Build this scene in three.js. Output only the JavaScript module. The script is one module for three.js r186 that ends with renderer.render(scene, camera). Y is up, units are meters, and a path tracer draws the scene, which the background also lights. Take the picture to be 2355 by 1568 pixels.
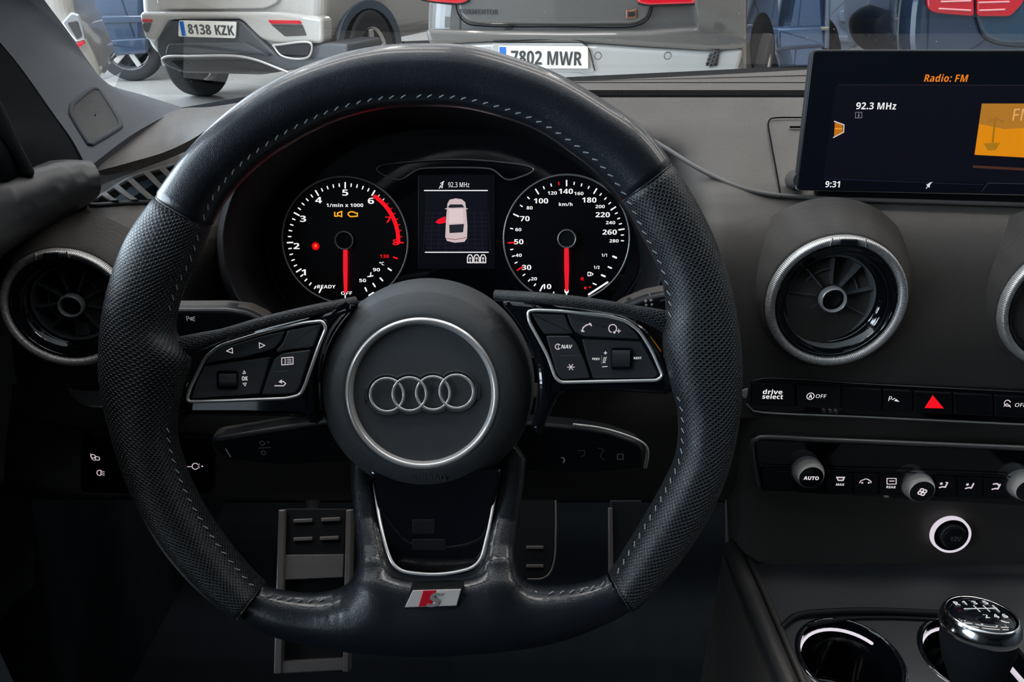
import * as THREE from 'three';
import { mergeGeometries, mergeVertices, toCreasedNormals } from 'three/addons/utils/BufferGeometryUtils.js';
import { FontLoader } from 'three/addons/loaders/FontLoader.js';
import { TextGeometry } from 'three/addons/geometries/TextGeometry.js';
import { MarchingCubes } from 'three/addons/objects/MarchingCubes.js';
import { RoundedBoxGeometry } from 'three/addons/geometries/RoundedBoxGeometry.js';
import { RectAreaLightUniformsLib } from 'three/addons/lights/RectAreaLightUniformsLib.js';
import { createNoise2D } from 'simplex-noise';

// ------------------------------------------------------------------ camera, light, exposure
const IMG_W = 2355, IMG_H = 1568, FOCAL = 1700, PITCH = 27.5 * Math.PI / 180;
const scene = new THREE.Scene();
scene.background = new THREE.Color(0x000000);
const camera = new THREE.PerspectiveCamera(2 * Math.atan(IMG_H / 2 / FOCAL) * 180 / Math.PI, IMG_W / IMG_H, 0.02, 80);
const EYE = new THREE.Vector3(0, 1.15, 0);
camera.position.copy(EYE);
camera.rotation.x = -PITCH;
scene.add(camera);
const renderer = new THREE.WebGLRenderer({ antialias: true });
renderer.toneMapping = THREE.LinearToneMapping;
const EXPOSURE = 1.0;
renderer.toneMappingExposure = EXPOSURE;
renderer.shadowMap.enabled = true;
RectAreaLightUniformsLib.init();
const PANEL_LIGHT = 3.4, DAYLIGHT = 7, SPOT_LIGHT = 8;   // ceiling panels, shop-front glazing on the driver's side, small downlights

// ------------------------------------------------------------------ helpers
const rnd = (() => { let s = 1234567; return () => { s = (s * 1664525 + 1013904223) >>> 0; return s / 4294967296; }; })();
const V = (x, y, z) => new THREE.Vector3(x, y, z);
const cp = Math.cos(PITCH), sp = Math.sin(PITCH);
function ray(u, v) { // direction with unit length along the optical axis
  const a = (u - IMG_W / 2) / FOCAL, b = -(v - IMG_H / 2) / FOCAL;
  return V(a, b * cp - sp, -b * sp - cp);
}
const onZ = (u, v, z) => { const d = ray(u, v); return d.multiplyScalar((z - EYE.z) / d.z).add(EYE); };
const onY = (u, v, y) => { const d = ray(u, v); return d.multiplyScalar((y - EYE.y) / d.y).add(EYE); };
const onX = (u, v, x) => { const d = ray(u, v); return d.multiplyScalar((x - EYE.x) / d.x).add(EYE); };
class Plane { // a flat face of a thing in the car; p() gives its own x, y for a traced point lying h above it
  constructor(o, n, up = V(0, 1, 0)) {
    this.o = o; this.n = n.clone().normalize(); this.x = new THREE.Vector3().crossVectors(up, this.n).normalize(); this.y = new THREE.Vector3().crossVectors(this.n, this.x);
    this.m = new THREE.Matrix4().makeBasis(this.x, this.y, this.n).setPosition(o);
  }
  w(u, v, h = 0) { const d = ray(u, v), o = this.o.clone().addScaledVector(this.n, h); const t = o.clone().sub(EYE).dot(this.n) / d.dot(this.n); return d.multiplyScalar(t).add(EYE); }
  p(u, v, h = 0) { const q = this.w(u, v, h).sub(this.o); return new THREE.Vector2(q.dot(this.x), q.dot(this.y)); }
  len(px, u, v, h = 0) { return px * this.p(u, v, h).distanceTo(this.p(u + 1, v, h)); }
}
function plane3(a, b, c) { const n = b.clone().sub(a).cross(c.clone().sub(a)).normalize(), m = a.clone().add(b).add(c).multiplyScalar(1 / 3); if (n.dot(m.clone().sub(EYE)) > 0) n.negate(); return new Plane(m, n); }
function tilt(deg, yaw = 0) { const a = deg * Math.PI / 180, b = yaw * Math.PI / 180; return V(Math.cos(a) * Math.sin(b), Math.sin(a), Math.cos(a) * Math.cos(b)); }
const used = {};
function numbered(n) { used[n] = (used[n] ?? -1) + 1; return used[n] ? n + '_' + String(used[n]).padStart(3, '0') : n; }
function tag(o, label, category, group, kind) { if (label) o.userData.label = label; if (category) o.userData.category = category; if (group) o.userData.group = group; if (kind) o.userData.kind = kind; return o; }
function thing(name, label, category, group, m) { const o = new THREE.Group(); o.name = numbered(name); scene.add(o); if (m) { o.applyMatrix4(m); } o.updateMatrixWorld(true); return tag(o, label, category, group); }
function part(parent, name, geo, mat, label) { const o = new THREE.Mesh(geo, mat); o.name = parent === scene ? numbered(name) : name; o.castShadow = o.receiveShadow = true; parent.add(o); if (label) o.userData.label = label; return o; }
function inPlane(parent, plane, name, geo, mat, label) { // geometry given in the plane's axes
  const o = part(parent, name, geo, mat, label); parent.updateWorldMatrix(true, false);
  o.applyMatrix4(parent.matrixWorld.clone().invert().multiply(plane.m)); return o;
}
function inWorld(parent, name, geo, mat, label) { const o = part(parent, name, geo, mat, label); parent.updateWorldMatrix(true, false); o.applyMatrix4(parent.matrixWorld.clone().invert()); return o; }
function smooth(pts, closed = true, per = 6, tension = 0.5) { // pts Vector2 -> smoother list
  const c = new THREE.CatmullRomCurve3(pts.map(p => V(p.x, p.y, 0)), closed, 'catmullrom', tension);
  return c.getPoints(pts.length * per).map(p => new THREE.Vector2(p.x, p.y)).slice(0, closed ? -1 : undefined);
}
function rounded(pts, r, n = 4) { // polygon with rounded corners
  const out = [];
  for (let i = 0; i < pts.length; i++) {
    const a = pts[(i + pts.length - 1) % pts.length], b = pts[i], c = pts[(i + 1) % pts.length];
    const k = Math.min(r, 0.45 * a.distanceTo(b), 0.45 * c.distanceTo(b));
    const p = b.clone().add(a.clone().sub(b).setLength(k)), q = b.clone().add(c.clone().sub(b).setLength(k));
    for (let j = 0; j <= n; j++) { const t = j / n; out.push(p.clone().multiplyScalar((1 - t) ** 2).addScaledVector(b, 2 * t * (1 - t)).addScaledVector(q, t * t)); }
  }
  return out;
}
function slabGeo(pts, h0, h1, bevel = 0.0006, holes = [], seg = 2) {
  const s = new THREE.Shape(pts); for (const h of holes) s.holes.push(new THREE.Path(h));
  const b = Math.min(bevel, (h1 - h0) * 0.49);
  const g = new THREE.ExtrudeGeometry(s, { depth: h1 - h0 - 2 * b, bevelEnabled: b > 0, bevelSize: b, bevelOffset: -b, bevelThickness: b, bevelSegments: seg, curveSegments: 8 });
  g.translate(0, 0, h0 + b); return g;
}
const px = (plane, list, h = 0) => list.map(([u, v]) => plane.p(u, v, h));
function slab(parent, plane, name, list, h0, h1, mat, { r = 0, sm = false, bevel = 0.0006, holes = [], seg = 2, pc } = {}) { // r in photo pixels
  let pts = px(plane, list, h1); const k = plane.len(1, list[0][0], list[0][1], h1);
  if (sm) pts = smooth(pts); else if (r) pts = rounded(pts, r * k);
  const g = slabGeo(pts, h0, h1, bevel, holes.map(h => rounded(px(plane, h, h1), r * k)), seg);
  if (pc) pc.uv(g);
  return inPlane(parent, plane, name, g, mat);
}
function tubeGeo(pts, r, { closed = false, n, m = 8, squash = 1, caps = true } = {}) {
  const c = new THREE.CatmullRomCurve3(pts, closed, 'centripetal'), N = n ?? pts.length * 6, R = typeof r === 'function' ? r : () => r;
  const g = new THREE.TubeGeometry(c, N, 1, m, closed), p = g.attributes.position, q = V(), a = V();
  for (let i = 0; i <= N; i++) { c.getPointAt(i / N, a); for (let j = 0; j <= m; j++) { const k = i * (m + 1) + j; q.fromBufferAttribute(p, k).sub(a); q.multiplyScalar(R(i / N)).add(a); p.setXYZ(k, q.x, q.y, q.z); } }
  g.computeVertexNormals();
  if (closed || !caps) return g;
  const out = [g.toNonIndexed()];
  for (const t of [0, 1]) { const s = new THREE.SphereGeometry(R(t), 8, 6); c.getPointAt(t, a); s.translate(a.x, a.y, a.z); out.push(s.toNonIndexed()); }
  return mergeGeometries(out);
}
function tubePx(parent, plane, name, list, rpx, h, mat, opt = {}) {
  const k = plane.len(1, list[0][0], list[0][1], h), pts = list.map(([u, v, dh = 0]) => { const q = plane.p(u, v, h + dh); return V(q.x, q.y, h + dh); });
  return inPlane(parent, plane, name, tubeGeo(pts, typeof rpx === 'function' ? t => rpx(t) * k : rpx * k, opt), mat);
}
function gridGeo(rows, su = 4, sv = 4) { // rows: arrays of Vector3 of one length; smooth surface through them
  const R = rows.length, C = rows[0].length, nu = (C - 1) * su, nv = (R - 1) * sv, pos = [], uv = [], idx = [];
  const cols = rows.map(r => new THREE.CatmullRomCurve3(r, false, 'centripetal'));
  const rs = cols.map(c => Array.from({ length: nu + 1 }, (_, i) => c.getPoint(i / nu)));
  let acc = 0;
  for (let i = 0; i <= nu; i++) {
    const c = new THREE.CatmullRomCurve3(rs.map(r => r[i]), false, 'centripetal'); let s = 0, last = null;
    if (i) acc += rs[0][i].distanceTo(rs[0][i - 1]);
    for (let j = 0; j <= nv; j++) { const p = c.getPoint(j / nv); if (last) s += p.distanceTo(last); last = p; pos.push(p.x, p.y, p.z); uv.push(acc, s); }
  }
  for (let i = 0; i < nu; i++) for (let j = 0; j < nv; j++) { const a = i * (nv + 1) + j, b = a + nv + 1; idx.push(a, a + 1, b, b, a + 1, b + 1); }
  const g = new THREE.BufferGeometry(); g.setAttribute('position', new THREE.Float32BufferAttribute(pos, 3)); g.setAttribute('uv', new THREE.Float32BufferAttribute(uv, 2)); g.setIndex(idx); g.computeVertexNormals(); return g;
}
function thick(g, d) { // gives a sheet a back and edges: the sheet doubled and pushed along its normals
  const p = g.attributes.position, n = g.attributes.normal, N = p.count, pos = [], uv = [], idx = [], src = g.index.array, U = g.attributes.uv;
  for (let k = 0; k < 2; k++) for (let i = 0; i < N; i++) { const s = -k * d; pos.push(p.getX(i) + n.getX(i) * s, p.getY(i) + n.getY(i) * s, p.getZ(i) + n.getZ(i) * s); uv.push(U.getX(i), U.getY(i)); }
  const cnt = {};
  for (let i = 0; i < src.length; i += 3) { const t = [src[i], src[i + 1], src[i + 2]]; idx.push(...t, t[0] + N, t[2] + N, t[1] + N); for (let e = 0; e < 3; e++) { const a = t[e], b = t[(e + 1) % 3]; const key = a < b ? a + '_' + b : b + '_' + a; (cnt[key] ??= []).push([a, b]); } }
  for (const k in cnt) if (cnt[k].length === 1) { const [a, b] = cnt[k][0]; idx.push(a, a + N, b, b, a + N, b + N); }
  const o = new THREE.BufferGeometry(); o.setAttribute('position', new THREE.Float32BufferAttribute(pos, 3)); o.setAttribute('uv', new THREE.Float32BufferAttribute(uv, 2)); o.setIndex(idx);
  return toCreasedNormals(o, 0.9);
}
function pull(g, uvScale = 1) { // box-mapped uv in metres
  const p = g.attributes.position, n = g.attributes.normal, u = new Float32Array(p.count * 2);
  for (let i = 0; i < p.count; i++) { const ax = Math.abs(n.getX(i)), ay = Math.abs(n.getY(i)), az = Math.abs(n.getZ(i)); const [a, b] = az >= ax && az >= ay ? [p.getX(i), p.getY(i)] : ay >= ax ? [p.getX(i), p.getZ(i)] : [p.getZ(i), p.getY(i)]; u[2 * i] = a * uvScale; u[2 * i + 1] = b * uvScale; }
  g.setAttribute('uv', new THREE.BufferAttribute(u, 2)); return g;
}
class Print { // lettering and symbols on a flat face, laid out in that face's own metres
  constructor(plane, h, [u0, v0, u1, v1], W, bg = '#000') {
    const q = [[u0, v0], [u1, v0], [u0, v1], [u1, v1]].map(([u, v]) => plane.p(u, v, h));
    this.x0 = Math.min(...q.map(p => p.x)); this.x1 = Math.max(...q.map(p => p.x)); this.y0 = Math.min(...q.map(p => p.y)); this.y1 = Math.max(...q.map(p => p.y));
    this.plane = plane; this.h = h; this.W = W; this.H = Math.round(W * (this.y1 - this.y0) / (this.x1 - this.x0)); this.s = W / (u1 - u0);
    this.c = document.createElement('canvas'); this.c.width = W; this.c.height = this.H; this.g = this.c.getContext('2d'); this.g.fillStyle = bg; this.g.fillRect(0, 0, W, this.H);
    this.g.lineCap = 'round'; this.g.lineJoin = 'round';
  }
  at(u, v) { const p = this.plane.p(u, v, this.h); return [(p.x - this.x0) / (this.x1 - this.x0) * this.W, (this.y1 - p.y) / (this.y1 - this.y0) * this.H]; }
  uv(g) { const p = g.attributes.position, a = new Float32Array(p.count * 2); for (let i = 0; i < p.count; i++) { a[2 * i] = (p.getX(i) - this.x0) / (this.x1 - this.x0); a[2 * i + 1] = (p.getY(i) - this.y0) / (this.y1 - this.y0); } g.setAttribute('uv', new THREE.BufferAttribute(a, 2)); return g; }
  text(t, u, v, size, { color = '#fff', wide = 1, rot = 0, weight = 'bold', align = 'center', skew = 0 } = {}) {
    const g = this.g, [x, y] = this.at(u, v); g.save(); g.translate(x, y); g.rotate(rot); g.transform(wide, 0, skew, 1, 0, 0); g.font = `${weight} ${size * this.s * 1.36}px sans-serif`; g.textAlign = align; g.textBaseline = 'middle'; g.fillStyle = color; g.fillText(t, 0, 0); g.restore();
  }
  path(pts, close) { const g = this.g; g.beginPath(); pts.forEach(([u, v], i) => { const [x, y] = this.at(u, v); i ? g.lineTo(x, y) : g.moveTo(x, y); }); if (close) g.closePath(); }
  line(pts, w, color = '#fff', close = false) { this.path(pts, close); this.g.lineWidth = w * this.s; this.g.strokeStyle = color; this.g.stroke(); }
  fill(pts, color = '#fff') { this.path(pts, true); this.g.fillStyle = color; this.g.fill(); }
  disc(u, v, r, color = '#fff', w = 0) { const g = this.g, [x, y] = this.at(u, v); g.beginPath(); g.arc(x, y, r * this.s, 0, 7); if (w) { g.lineWidth = w * this.s; g.strokeStyle = color; g.stroke(); } else { g.fillStyle = color; g.fill(); } }
  arc(u, v, r, a0, a1, w, color = '#fff') { const n = 40; this.line(Array.from({ length: n + 1 }, (_, i) => { const a = (a0 + (a1 - a0) * i / n) * Math.PI / 180; return [u + r * Math.cos(a), v - r * Math.sin(a)]; }), w, color); }
  tex() { const t = new THREE.CanvasTexture(this.c); t.colorSpace = THREE.SRGBColorSpace; return t; }
}
const caster = new THREE.Raycaster();
function drape(mesh, list, lift = 0) { // where traced points meet a surface already built
  mesh.updateWorldMatrix(true, false);
  return list.map(([u, v]) => { caster.set(EYE, ray(u, v).normalize()); const h = caster.intersectObject(mesh, false)[0]; if (!h) return null; const n = h.face.normal.clone().transformDirection(mesh.matrixWorld); if (n.dot(caster.ray.direction) > 0) n.negate(); return h.point.clone().addScaledVector(n, lift); }).filter(Boolean);
}
const lit = t => t / EXPOSURE;
// ------------------------------------------------------------------ textures and materials
const noise = createNoise2D(rnd);
function dataTex(n, f) { const d = new Uint8Array(n * n * 4); for (let y = 0; y < n; y++) for (let x = 0; x < n; x++) { const c = f(x / n, y / n); const i = (y * n + x) * 4; const k = Array.isArray(c) ? c : [c, c, c]; for (let j = 0; j < 3; j++) d[i + j] = Math.max(0, Math.min(255, k[j] * 255)); d[i + 3] = 255; } const t = new THREE.DataTexture(d, n, n); t.magFilter = THREE.LinearFilter; t.wrapS = t.wrapT = THREE.RepeatWrapping; t.needsUpdate = true; return t; }
const tileNoise = (x, y, f) => { // periodic over the unit square
  const a = noise(x * f, y * f), b = noise((x - 1) * f, y * f), c = noise(x * f, (y - 1) * f), d = noise((x - 1) * f, (y - 1) * f); return (a * (1 - x) + b * x) * (1 - y) + (c * (1 - x) + d * x) * y;
};
const grainTex = dataTex(512, (x, y) => 0.5 + 0.28 * Math.abs(tileNoise(x, y, 34)) + 0.16 * tileNoise(x, y, 70) + 0.06 * tileNoise(x, y, 9));
const leatherTex = dataTex(512, (x, y) => 0.55 + 0.25 * Math.abs(tileNoise(x, y, 22)) + 0.2 * tileNoise(x, y, 48));
const roughTex = dataTex(256, (x, y) => 0.82 + 0.1 * tileNoise(x, y, 5) + 0.08 * tileNoise(x, y, 40));
const hole = (x, y) => { const n = 8, gx = x * n, gy = y * n; let d = 9; for (const [ox, oy] of [[0.25, 0.25], [0.75, 0.75]]) { const fx = gx - Math.floor(gx) - ox, fy = gy - Math.floor(gy) - oy; for (const ax of [-1, 0, 1]) for (const ay of [-1, 0, 1]) d = Math.min(d, Math.hypot(fx + ax, fy + ay)); } return THREE.MathUtils.smoothstep(d, 0.18, 0.28); };
const perfBump = dataTex(512, (x, y) => 0.9 * hole(x, y) + 0.1 * (0.5 + 0.5 * tileNoise(x, y, 40)));
const perfColor = dataTex(512, (x, y) => 0.1 + 0.9 * hole(x, y));
const rep = (t, metres) => { const c = t.clone(); c.repeat.set(1 / metres, 1 / metres); c.needsUpdate = true; return c; };
const C = (r, g, b) => new THREE.Color().setRGB(r, g, b);
const std = (o) => new THREE.MeshPhysicalMaterial({ ...o, side: THREE.DoubleSide });
const M = {
  dash: std({ color: C(0.070, 0.0625, 0.0565), roughness: 0.62, bumpMap: rep(grainTex, 0.06), bumpScale: 0.0005, roughnessMap: rep(roughTex, 0.3) }),
  pillar: std({ color: C(0.062, 0.072, 0.088), roughness: 0.75, bumpMap: rep(grainTex, 0.03), bumpScale: 0.0003 }),
  black: std({ color: C(0.009, 0.0105, 0.013), roughness: 0.55, specularIntensity: 0.5 }),
  blackMatt: std({ color: C(0.009, 0.0108, 0.0135), roughness: 0.85, specularIntensity: 0.3 }),
  gap: std({ color: C(0.002, 0.003, 0.005), roughness: 0.9, specularIntensity: 0.2 }),
  piano: std({ color: C(0.004, 0.005, 0.008), roughness: 0.07, clearcoat: 1, clearcoatRoughness: 0.03 }),
  leather: std({ color: C(0.010, 0.013, 0.018), roughness: 0.34, clearcoat: 0.6, clearcoatRoughness: 0.14, bumpMap: rep(leatherTex, 0.04), bumpScale: 0.00025 }),
  perf: std({ color: C(0.028, 0.033, 0.038), roughness: 0.28, map: rep(perfColor, 0.024), bumpMap: rep(perfBump, 0.024), bumpScale: 0.0012 }),
  hub: std({ color: C(0.058, 0.064, 0.070), roughness: 0.55, bumpMap: rep(grainTex, 0.02), bumpScale: 0.0002 }),
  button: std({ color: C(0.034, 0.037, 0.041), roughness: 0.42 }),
  chrome: std({ color: C(0.84, 0.83, 0.82), metalness: 0.55, roughness: 0.24 }),
  satin: std({ color: C(0.60, 0.59, 0.57), metalness: 0.65, roughness: 0.38 }),
  darkMetal: std({ color: C(0.13, 0.13, 0.135), metalness: 0.6, roughness: 0.4 }),
  steel: std({ color: C(0.36, 0.32, 0.30), metalness: 0.4, roughness: 0.38, roughnessMap: rep(roughTex, 0.05) }),
  thread: std({ color: C(0.27, 0.31, 0.33), roughness: 0.8 }),
  carpet: std({ color: C(0.011, 0.0145, 0.019), roughness: 1, specularIntensity: 0.1, bumpMap: rep(grainTex, 0.05), bumpScale: 0.002 }),
  headliner: std({ color: C(0.035, 0.038, 0.042), roughness: 1 }),
  mirror: std({ color: C(0.82, 0.82, 0.82), metalness: 1, roughness: 0.14 }),
  rail: std({ color: C(0.06, 0.058, 0.056), metalness: 0.4, roughness: 0.4 }),
  litSeam: std({ color: C(0.16, 0.15, 0.145), roughness: 0.5 }),  // seam made paler than the pad; the light it catches is in the colour
  vane: std({ color: C(0.11, 0.118, 0.125), roughness: 0.45 }),
  rubber: std({ color: C(0.012, 0.014, 0.018), roughness: 0.8 }),
  tyre: std({ color: C(0.022, 0.023, 0.025), roughness: 0.75 }),
  tint: std({ color: C(0.16, 0.18, 0.2), roughness: 0, transmission: 1, thickness: 0, ior: 1.45 }),
  glass: std({ color: C(1, 1, 1), roughness: 0, transmission: 1, thickness: 0, ior: 1.45 }),
  whitePaint: std({ color: C(0.42, 0.405, 0.375), roughness: 0.35, clearcoat: 1, clearcoatRoughness: 0.03 }),
  greyPaint: std({ color: C(0.10, 0.096, 0.089), roughness: 0.38, metalness: 0.2, clearcoat: 1, clearcoatRoughness: 0.03 }),
  navyPaint: std({ color: C(0.025, 0.05, 0.10), metalness: 0.3, roughness: 0.25, clearcoat: 1, clearcoatRoughness: 0.03 }),
  bluePaint: std({ color: C(0.12, 0.20, 0.36), metalness: 0.7, roughness: 0.16, clearcoat: 1, clearcoatRoughness: 0.03 }),
  palePaint: std({ color: C(0.34, 0.44, 0.60), roughness: 0.3, clearcoat: 1, clearcoatRoughness: 0.03 }),
  clad: std({ color: C(0.055, 0.062, 0.07), roughness: 0.45 }),
  redLens: std({ color: C(0.55, 0.008, 0.02), roughness: 0.12, clearcoat: 1, clearcoatRoughness: 0.02 }),
  smokeLens: std({ color: C(0.05, 0.05, 0.05), roughness: 0.15, clearcoat: 1 }),
  carGlass: std({ color: C(0.01, 0.014, 0.02), roughness: 0.05, clearcoat: 1 }),
  plate: std({ color: C(0.8, 0.79, 0.72), roughness: 0.4 }),
  euBlue: std({ color: C(0.01, 0.14, 0.55), roughness: 0.4 }),
  plateInk: std({ color: C(0.03, 0.03, 0.035), roughness: 0.5 }),
  red: std({ color: C(0.6, 0.01, 0.025), roughness: 0.35 }),
  badgeWhite: std({ color: C(0.62, 0.58, 0.55), roughness: 0.35 }),
  copper: std({ color: C(0.35, 0.16, 0.10), metalness: 0.8, roughness: 0.3 }),
  floor: std({ color: C(0.47, 0.455, 0.425), roughness: 0.22, roughnessMap: rep(roughTex, 2) }),
  wall: std({ color: C(0.62, 0.63, 0.64), roughness: 0.9 }),
  ceiling: std({ color: C(0.55, 0.56, 0.57), roughness: 0.95 }),
};
const glow = (r, g, b, k, map) => new THREE.MeshStandardMaterial({ color: 0x020203, roughness: 0.3, emissive: C(r, g, b), emissiveIntensity: lit(k), emissiveMap: map ?? null, side: THREE.DoubleSide });
const font = await new FontLoader().loadAsync('fonts/droid/droid_sans_bold.typeface.json');
function textGeo(t, size, depth) { const g = new TextGeometry(t, { font, size, depth, curveSegments: 3, bevelEnabled: false }); g.computeBoundingBox(); const b = g.boundingBox; g.translate(-(b.min.x + b.max.x) / 2, -(b.min.y + b.max.y) / 2, 0); return g; }
// ================================================================== showroom
const HALL = { x0: -6.3, x1: 12, z0: -17, z1: 9, h: 4.8 };
function box(parent, name, x0, x1, y0, y1, z0, z1, mat, r = 0) {
  const g = r ? new RoundedBoxGeometry(x1 - x0, y1 - y0, z1 - z0, 3, r) : new THREE.BoxGeometry(x1 - x0, y1 - y0, z1 - z0); g.translate((x0 + x1) / 2, (y0 + y1) / 2, (z0 + z1) / 2); pull(g);
  return parent === scene ? part(scene, name, g, mat) : inWorld(parent, name, g, mat);
}
const struct = (o, label, cat) => tag(o, label, cat, null, 'structure');
struct(box(scene, 'floor', HALL.x0 - .3, HALL.x1 + .3, -0.2, 0, HALL.z0 - .3, HALL.z1 + .3, M.floor), 'polished pale grey showroom floor under the parked cars', 'floor');
struct(box(scene, 'ceiling', HALL.x0 - .3, HALL.x1 + .3, HALL.h, HALL.h + .2, HALL.z0 - .3, HALL.z1 + .3, M.ceiling), 'flat pale showroom ceiling with lamps', 'ceiling');
struct(box(scene, 'wall_back', HALL.x0, HALL.x1, 0, HALL.h, HALL.z0 - .3, HALL.z0, M.wall), 'plain pale wall behind the parked cars', 'wall');
struct(box(scene, 'wall_front', HALL.x0, HALL.x1, 0, HALL.h, HALL.z1, HALL.z1 + .3, M.wall), 'plain pale wall behind the driver', 'wall');
struct(box(scene, 'wall_right', HALL.x1, HALL.x1 + .3, 0, HALL.h, HALL.z0, HALL.z1, M.wall), 'plain pale wall on the passenger side', 'wall');
{ // wall on the driver's side with the shop-front glazing: sill, head and piers around three bright panes
  const g = [], P = (y0, y1, z0, z1) => { const b = new THREE.BoxGeometry(.3, y1 - y0, z1 - z0); b.translate(HALL.x0 - .15, (y0 + y1) / 2, (z0 + z1) / 2); g.push(b); };
  P(0, .4, HALL.z0, HALL.z1); P(4.4, HALL.h, HALL.z0, HALL.z1); P(.4, 4.4, HALL.z0, -10); P(.4, 4.4, 5, HALL.z1);
  P(.4, 4.4, -5.1, -4.9); P(.4, 4.4, -0.1, .1);
  struct(part(scene, 'wall_left', mergeGeometries(g), M.wall), 'pale wall with shop front windows on the driver side', 'wall');
  for (const [a, b] of [[-10, -5.1], [-4.9, -.1], [.1, 5]]) {
    const w = struct(box(scene, 'window_' + (a < -6 ? 1 : a < -1 ? 2 : 3), HALL.x0 - .12, HALL.x0 - .08, .4, 4.4, a, b, glow(0.72, 0.86, 1, DAYLIGHT * .5)), 'tall daylit shop front window pane', 'window');
    const l = new THREE.RectAreaLight(new THREE.Color(0.72, 0.86, 1), DAYLIGHT, b - a, 4.0); l.position.set(HALL.x0 - .05, 2.4, (a + b) / 2); l.rotation.y = -Math.PI / 2; l.castShadow = true; scene.add(l); l.name = 'window_daylight';
  }
}
// ceiling panels and small downlights
const panelMat = glow(1, 0.955, 0.90, PANEL_LIGHT), spotMat = glow(1, 0.96, 0.9, 25);
let panelNo = 0;
for (const [z, xs] of [[-14, [-4.2, .4, 6.8]], [-10, [-4.2, .4, 6.8]], [-6, [-4.2, .4, 6.8]], [-2.3, [-4.6, -1.5, 1.6, 4.7]], [-.9, [-4.6, -1.5, 1.6, 4.7]]]) for (const x of xs) {
  const t = thing('ceiling_panel_light', 'long white panel lamp on the showroom ceiling', 'lamp', 'showroom ceiling panel lamps', new THREE.Matrix4().setPosition(x, HALL.h, z));
  const hs = new THREE.BoxGeometry(2.64, .08, .44); hs.translate(0, -.04, 0); part(t, 'housing', hs, M.satin);
  const df = new THREE.BoxGeometry(2.56, .02, .36); df.translate(0, -.085, 0); part(t, 'diffuser_light', df, panelMat);
  const l = new THREE.RectAreaLight(new THREE.Color(1, .955, .90), PANEL_LIGHT * 2.2, 2.56, .36); l.position.set(0, -.1, 0); l.rotation.x = -Math.PI / 2; l.castShadow = true; t.add(l); l.name = 'panel_glow';
}
for (const z of [-12, -8, -4.2, -3.2]) for (const x of [-5.6, -4.3, -2.6, -1, 1.7, 3.2, 5, 8.6]) {
  const t = thing('downlight', 'small round spot lamp on the showroom ceiling', 'lamp', 'showroom spot lamps', new THREE.Matrix4().setPosition(x, HALL.h, z));
  const r = new THREE.CylinderGeometry(.09, .09, .14, 20, 1, true); r.translate(0, -.07, 0); part(t, 'housing', r, M.satin);
  const d = new THREE.CylinderGeometry(.075, .075, .02, 20); d.translate(0, -.11, 0); part(t, 'bulb_light', d, spotMat);
  const l = new THREE.SpotLight(new THREE.Color(1, .96, .9), SPOT_LIGHT, 0, 1.0, .6, 2); l.position.set(0, -.13, 0); l.target.position.set(0, -3, 0); l.shadow.radius = 3.5; l.castShadow = true; t.add(l, l.target); l.name = 'spot_glow'; l.target.name = 'spot_aim';
}
// ================================================================== cabin shell of the car we sit in
const CAB = { x0: -0.52, x1: 1.25, floor: 0.22 };
const zr = (list) => list.map(([u, v, z]) => onZ(u, v, z));
{ // windscreen: one pane from the scuttle to the roof
  const dir = V(0, 1.43 - 1.0, 0.72 + .04).normalize(), base = V(0, .992, -.99), n = V(0, dir.z, -dir.y);
  const pl = new Plane(base, n, dir); // local y up the glass
  const w = thing('windscreen', 'raked clear glass windscreen with dust specks over the dashboard', 'windscreen', null, pl.m);
  const L = .86, a = -.52, b = 1.33, sx = pl.x.x < 0 ? -1 : 1, X = [sx * a, sx * b].sort((p, q) => p - q);
  part(w, 'glass_pane', new THREE.PlaneGeometry(X[1] - X[0], L).translate((X[0] + X[1]) / 2, L / 2, 0), M.glass);
  // dust specks lying on the outside of the glass
  const N = 260, im = new THREE.InstancedMesh(new THREE.SphereGeometry(1, 5, 4), std({ color: C(.75, .78, .82), roughness: .9 }), N), m = new THREE.Matrix4();
  for (let i = 0; i < N; i++) { const r = .00022 + .0004 * rnd() ** 3; m.makeScale(r, r * (1 + rnd()), r * .4).setPosition(X[0] + (X[1] - X[0]) * rnd(), .01 + .3 * rnd(), .0006); im.setMatrixAt(i, m); }
  im.name = 'dust_specks'; im.userData.kind = 'stuff'; w.add(im);
}
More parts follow.
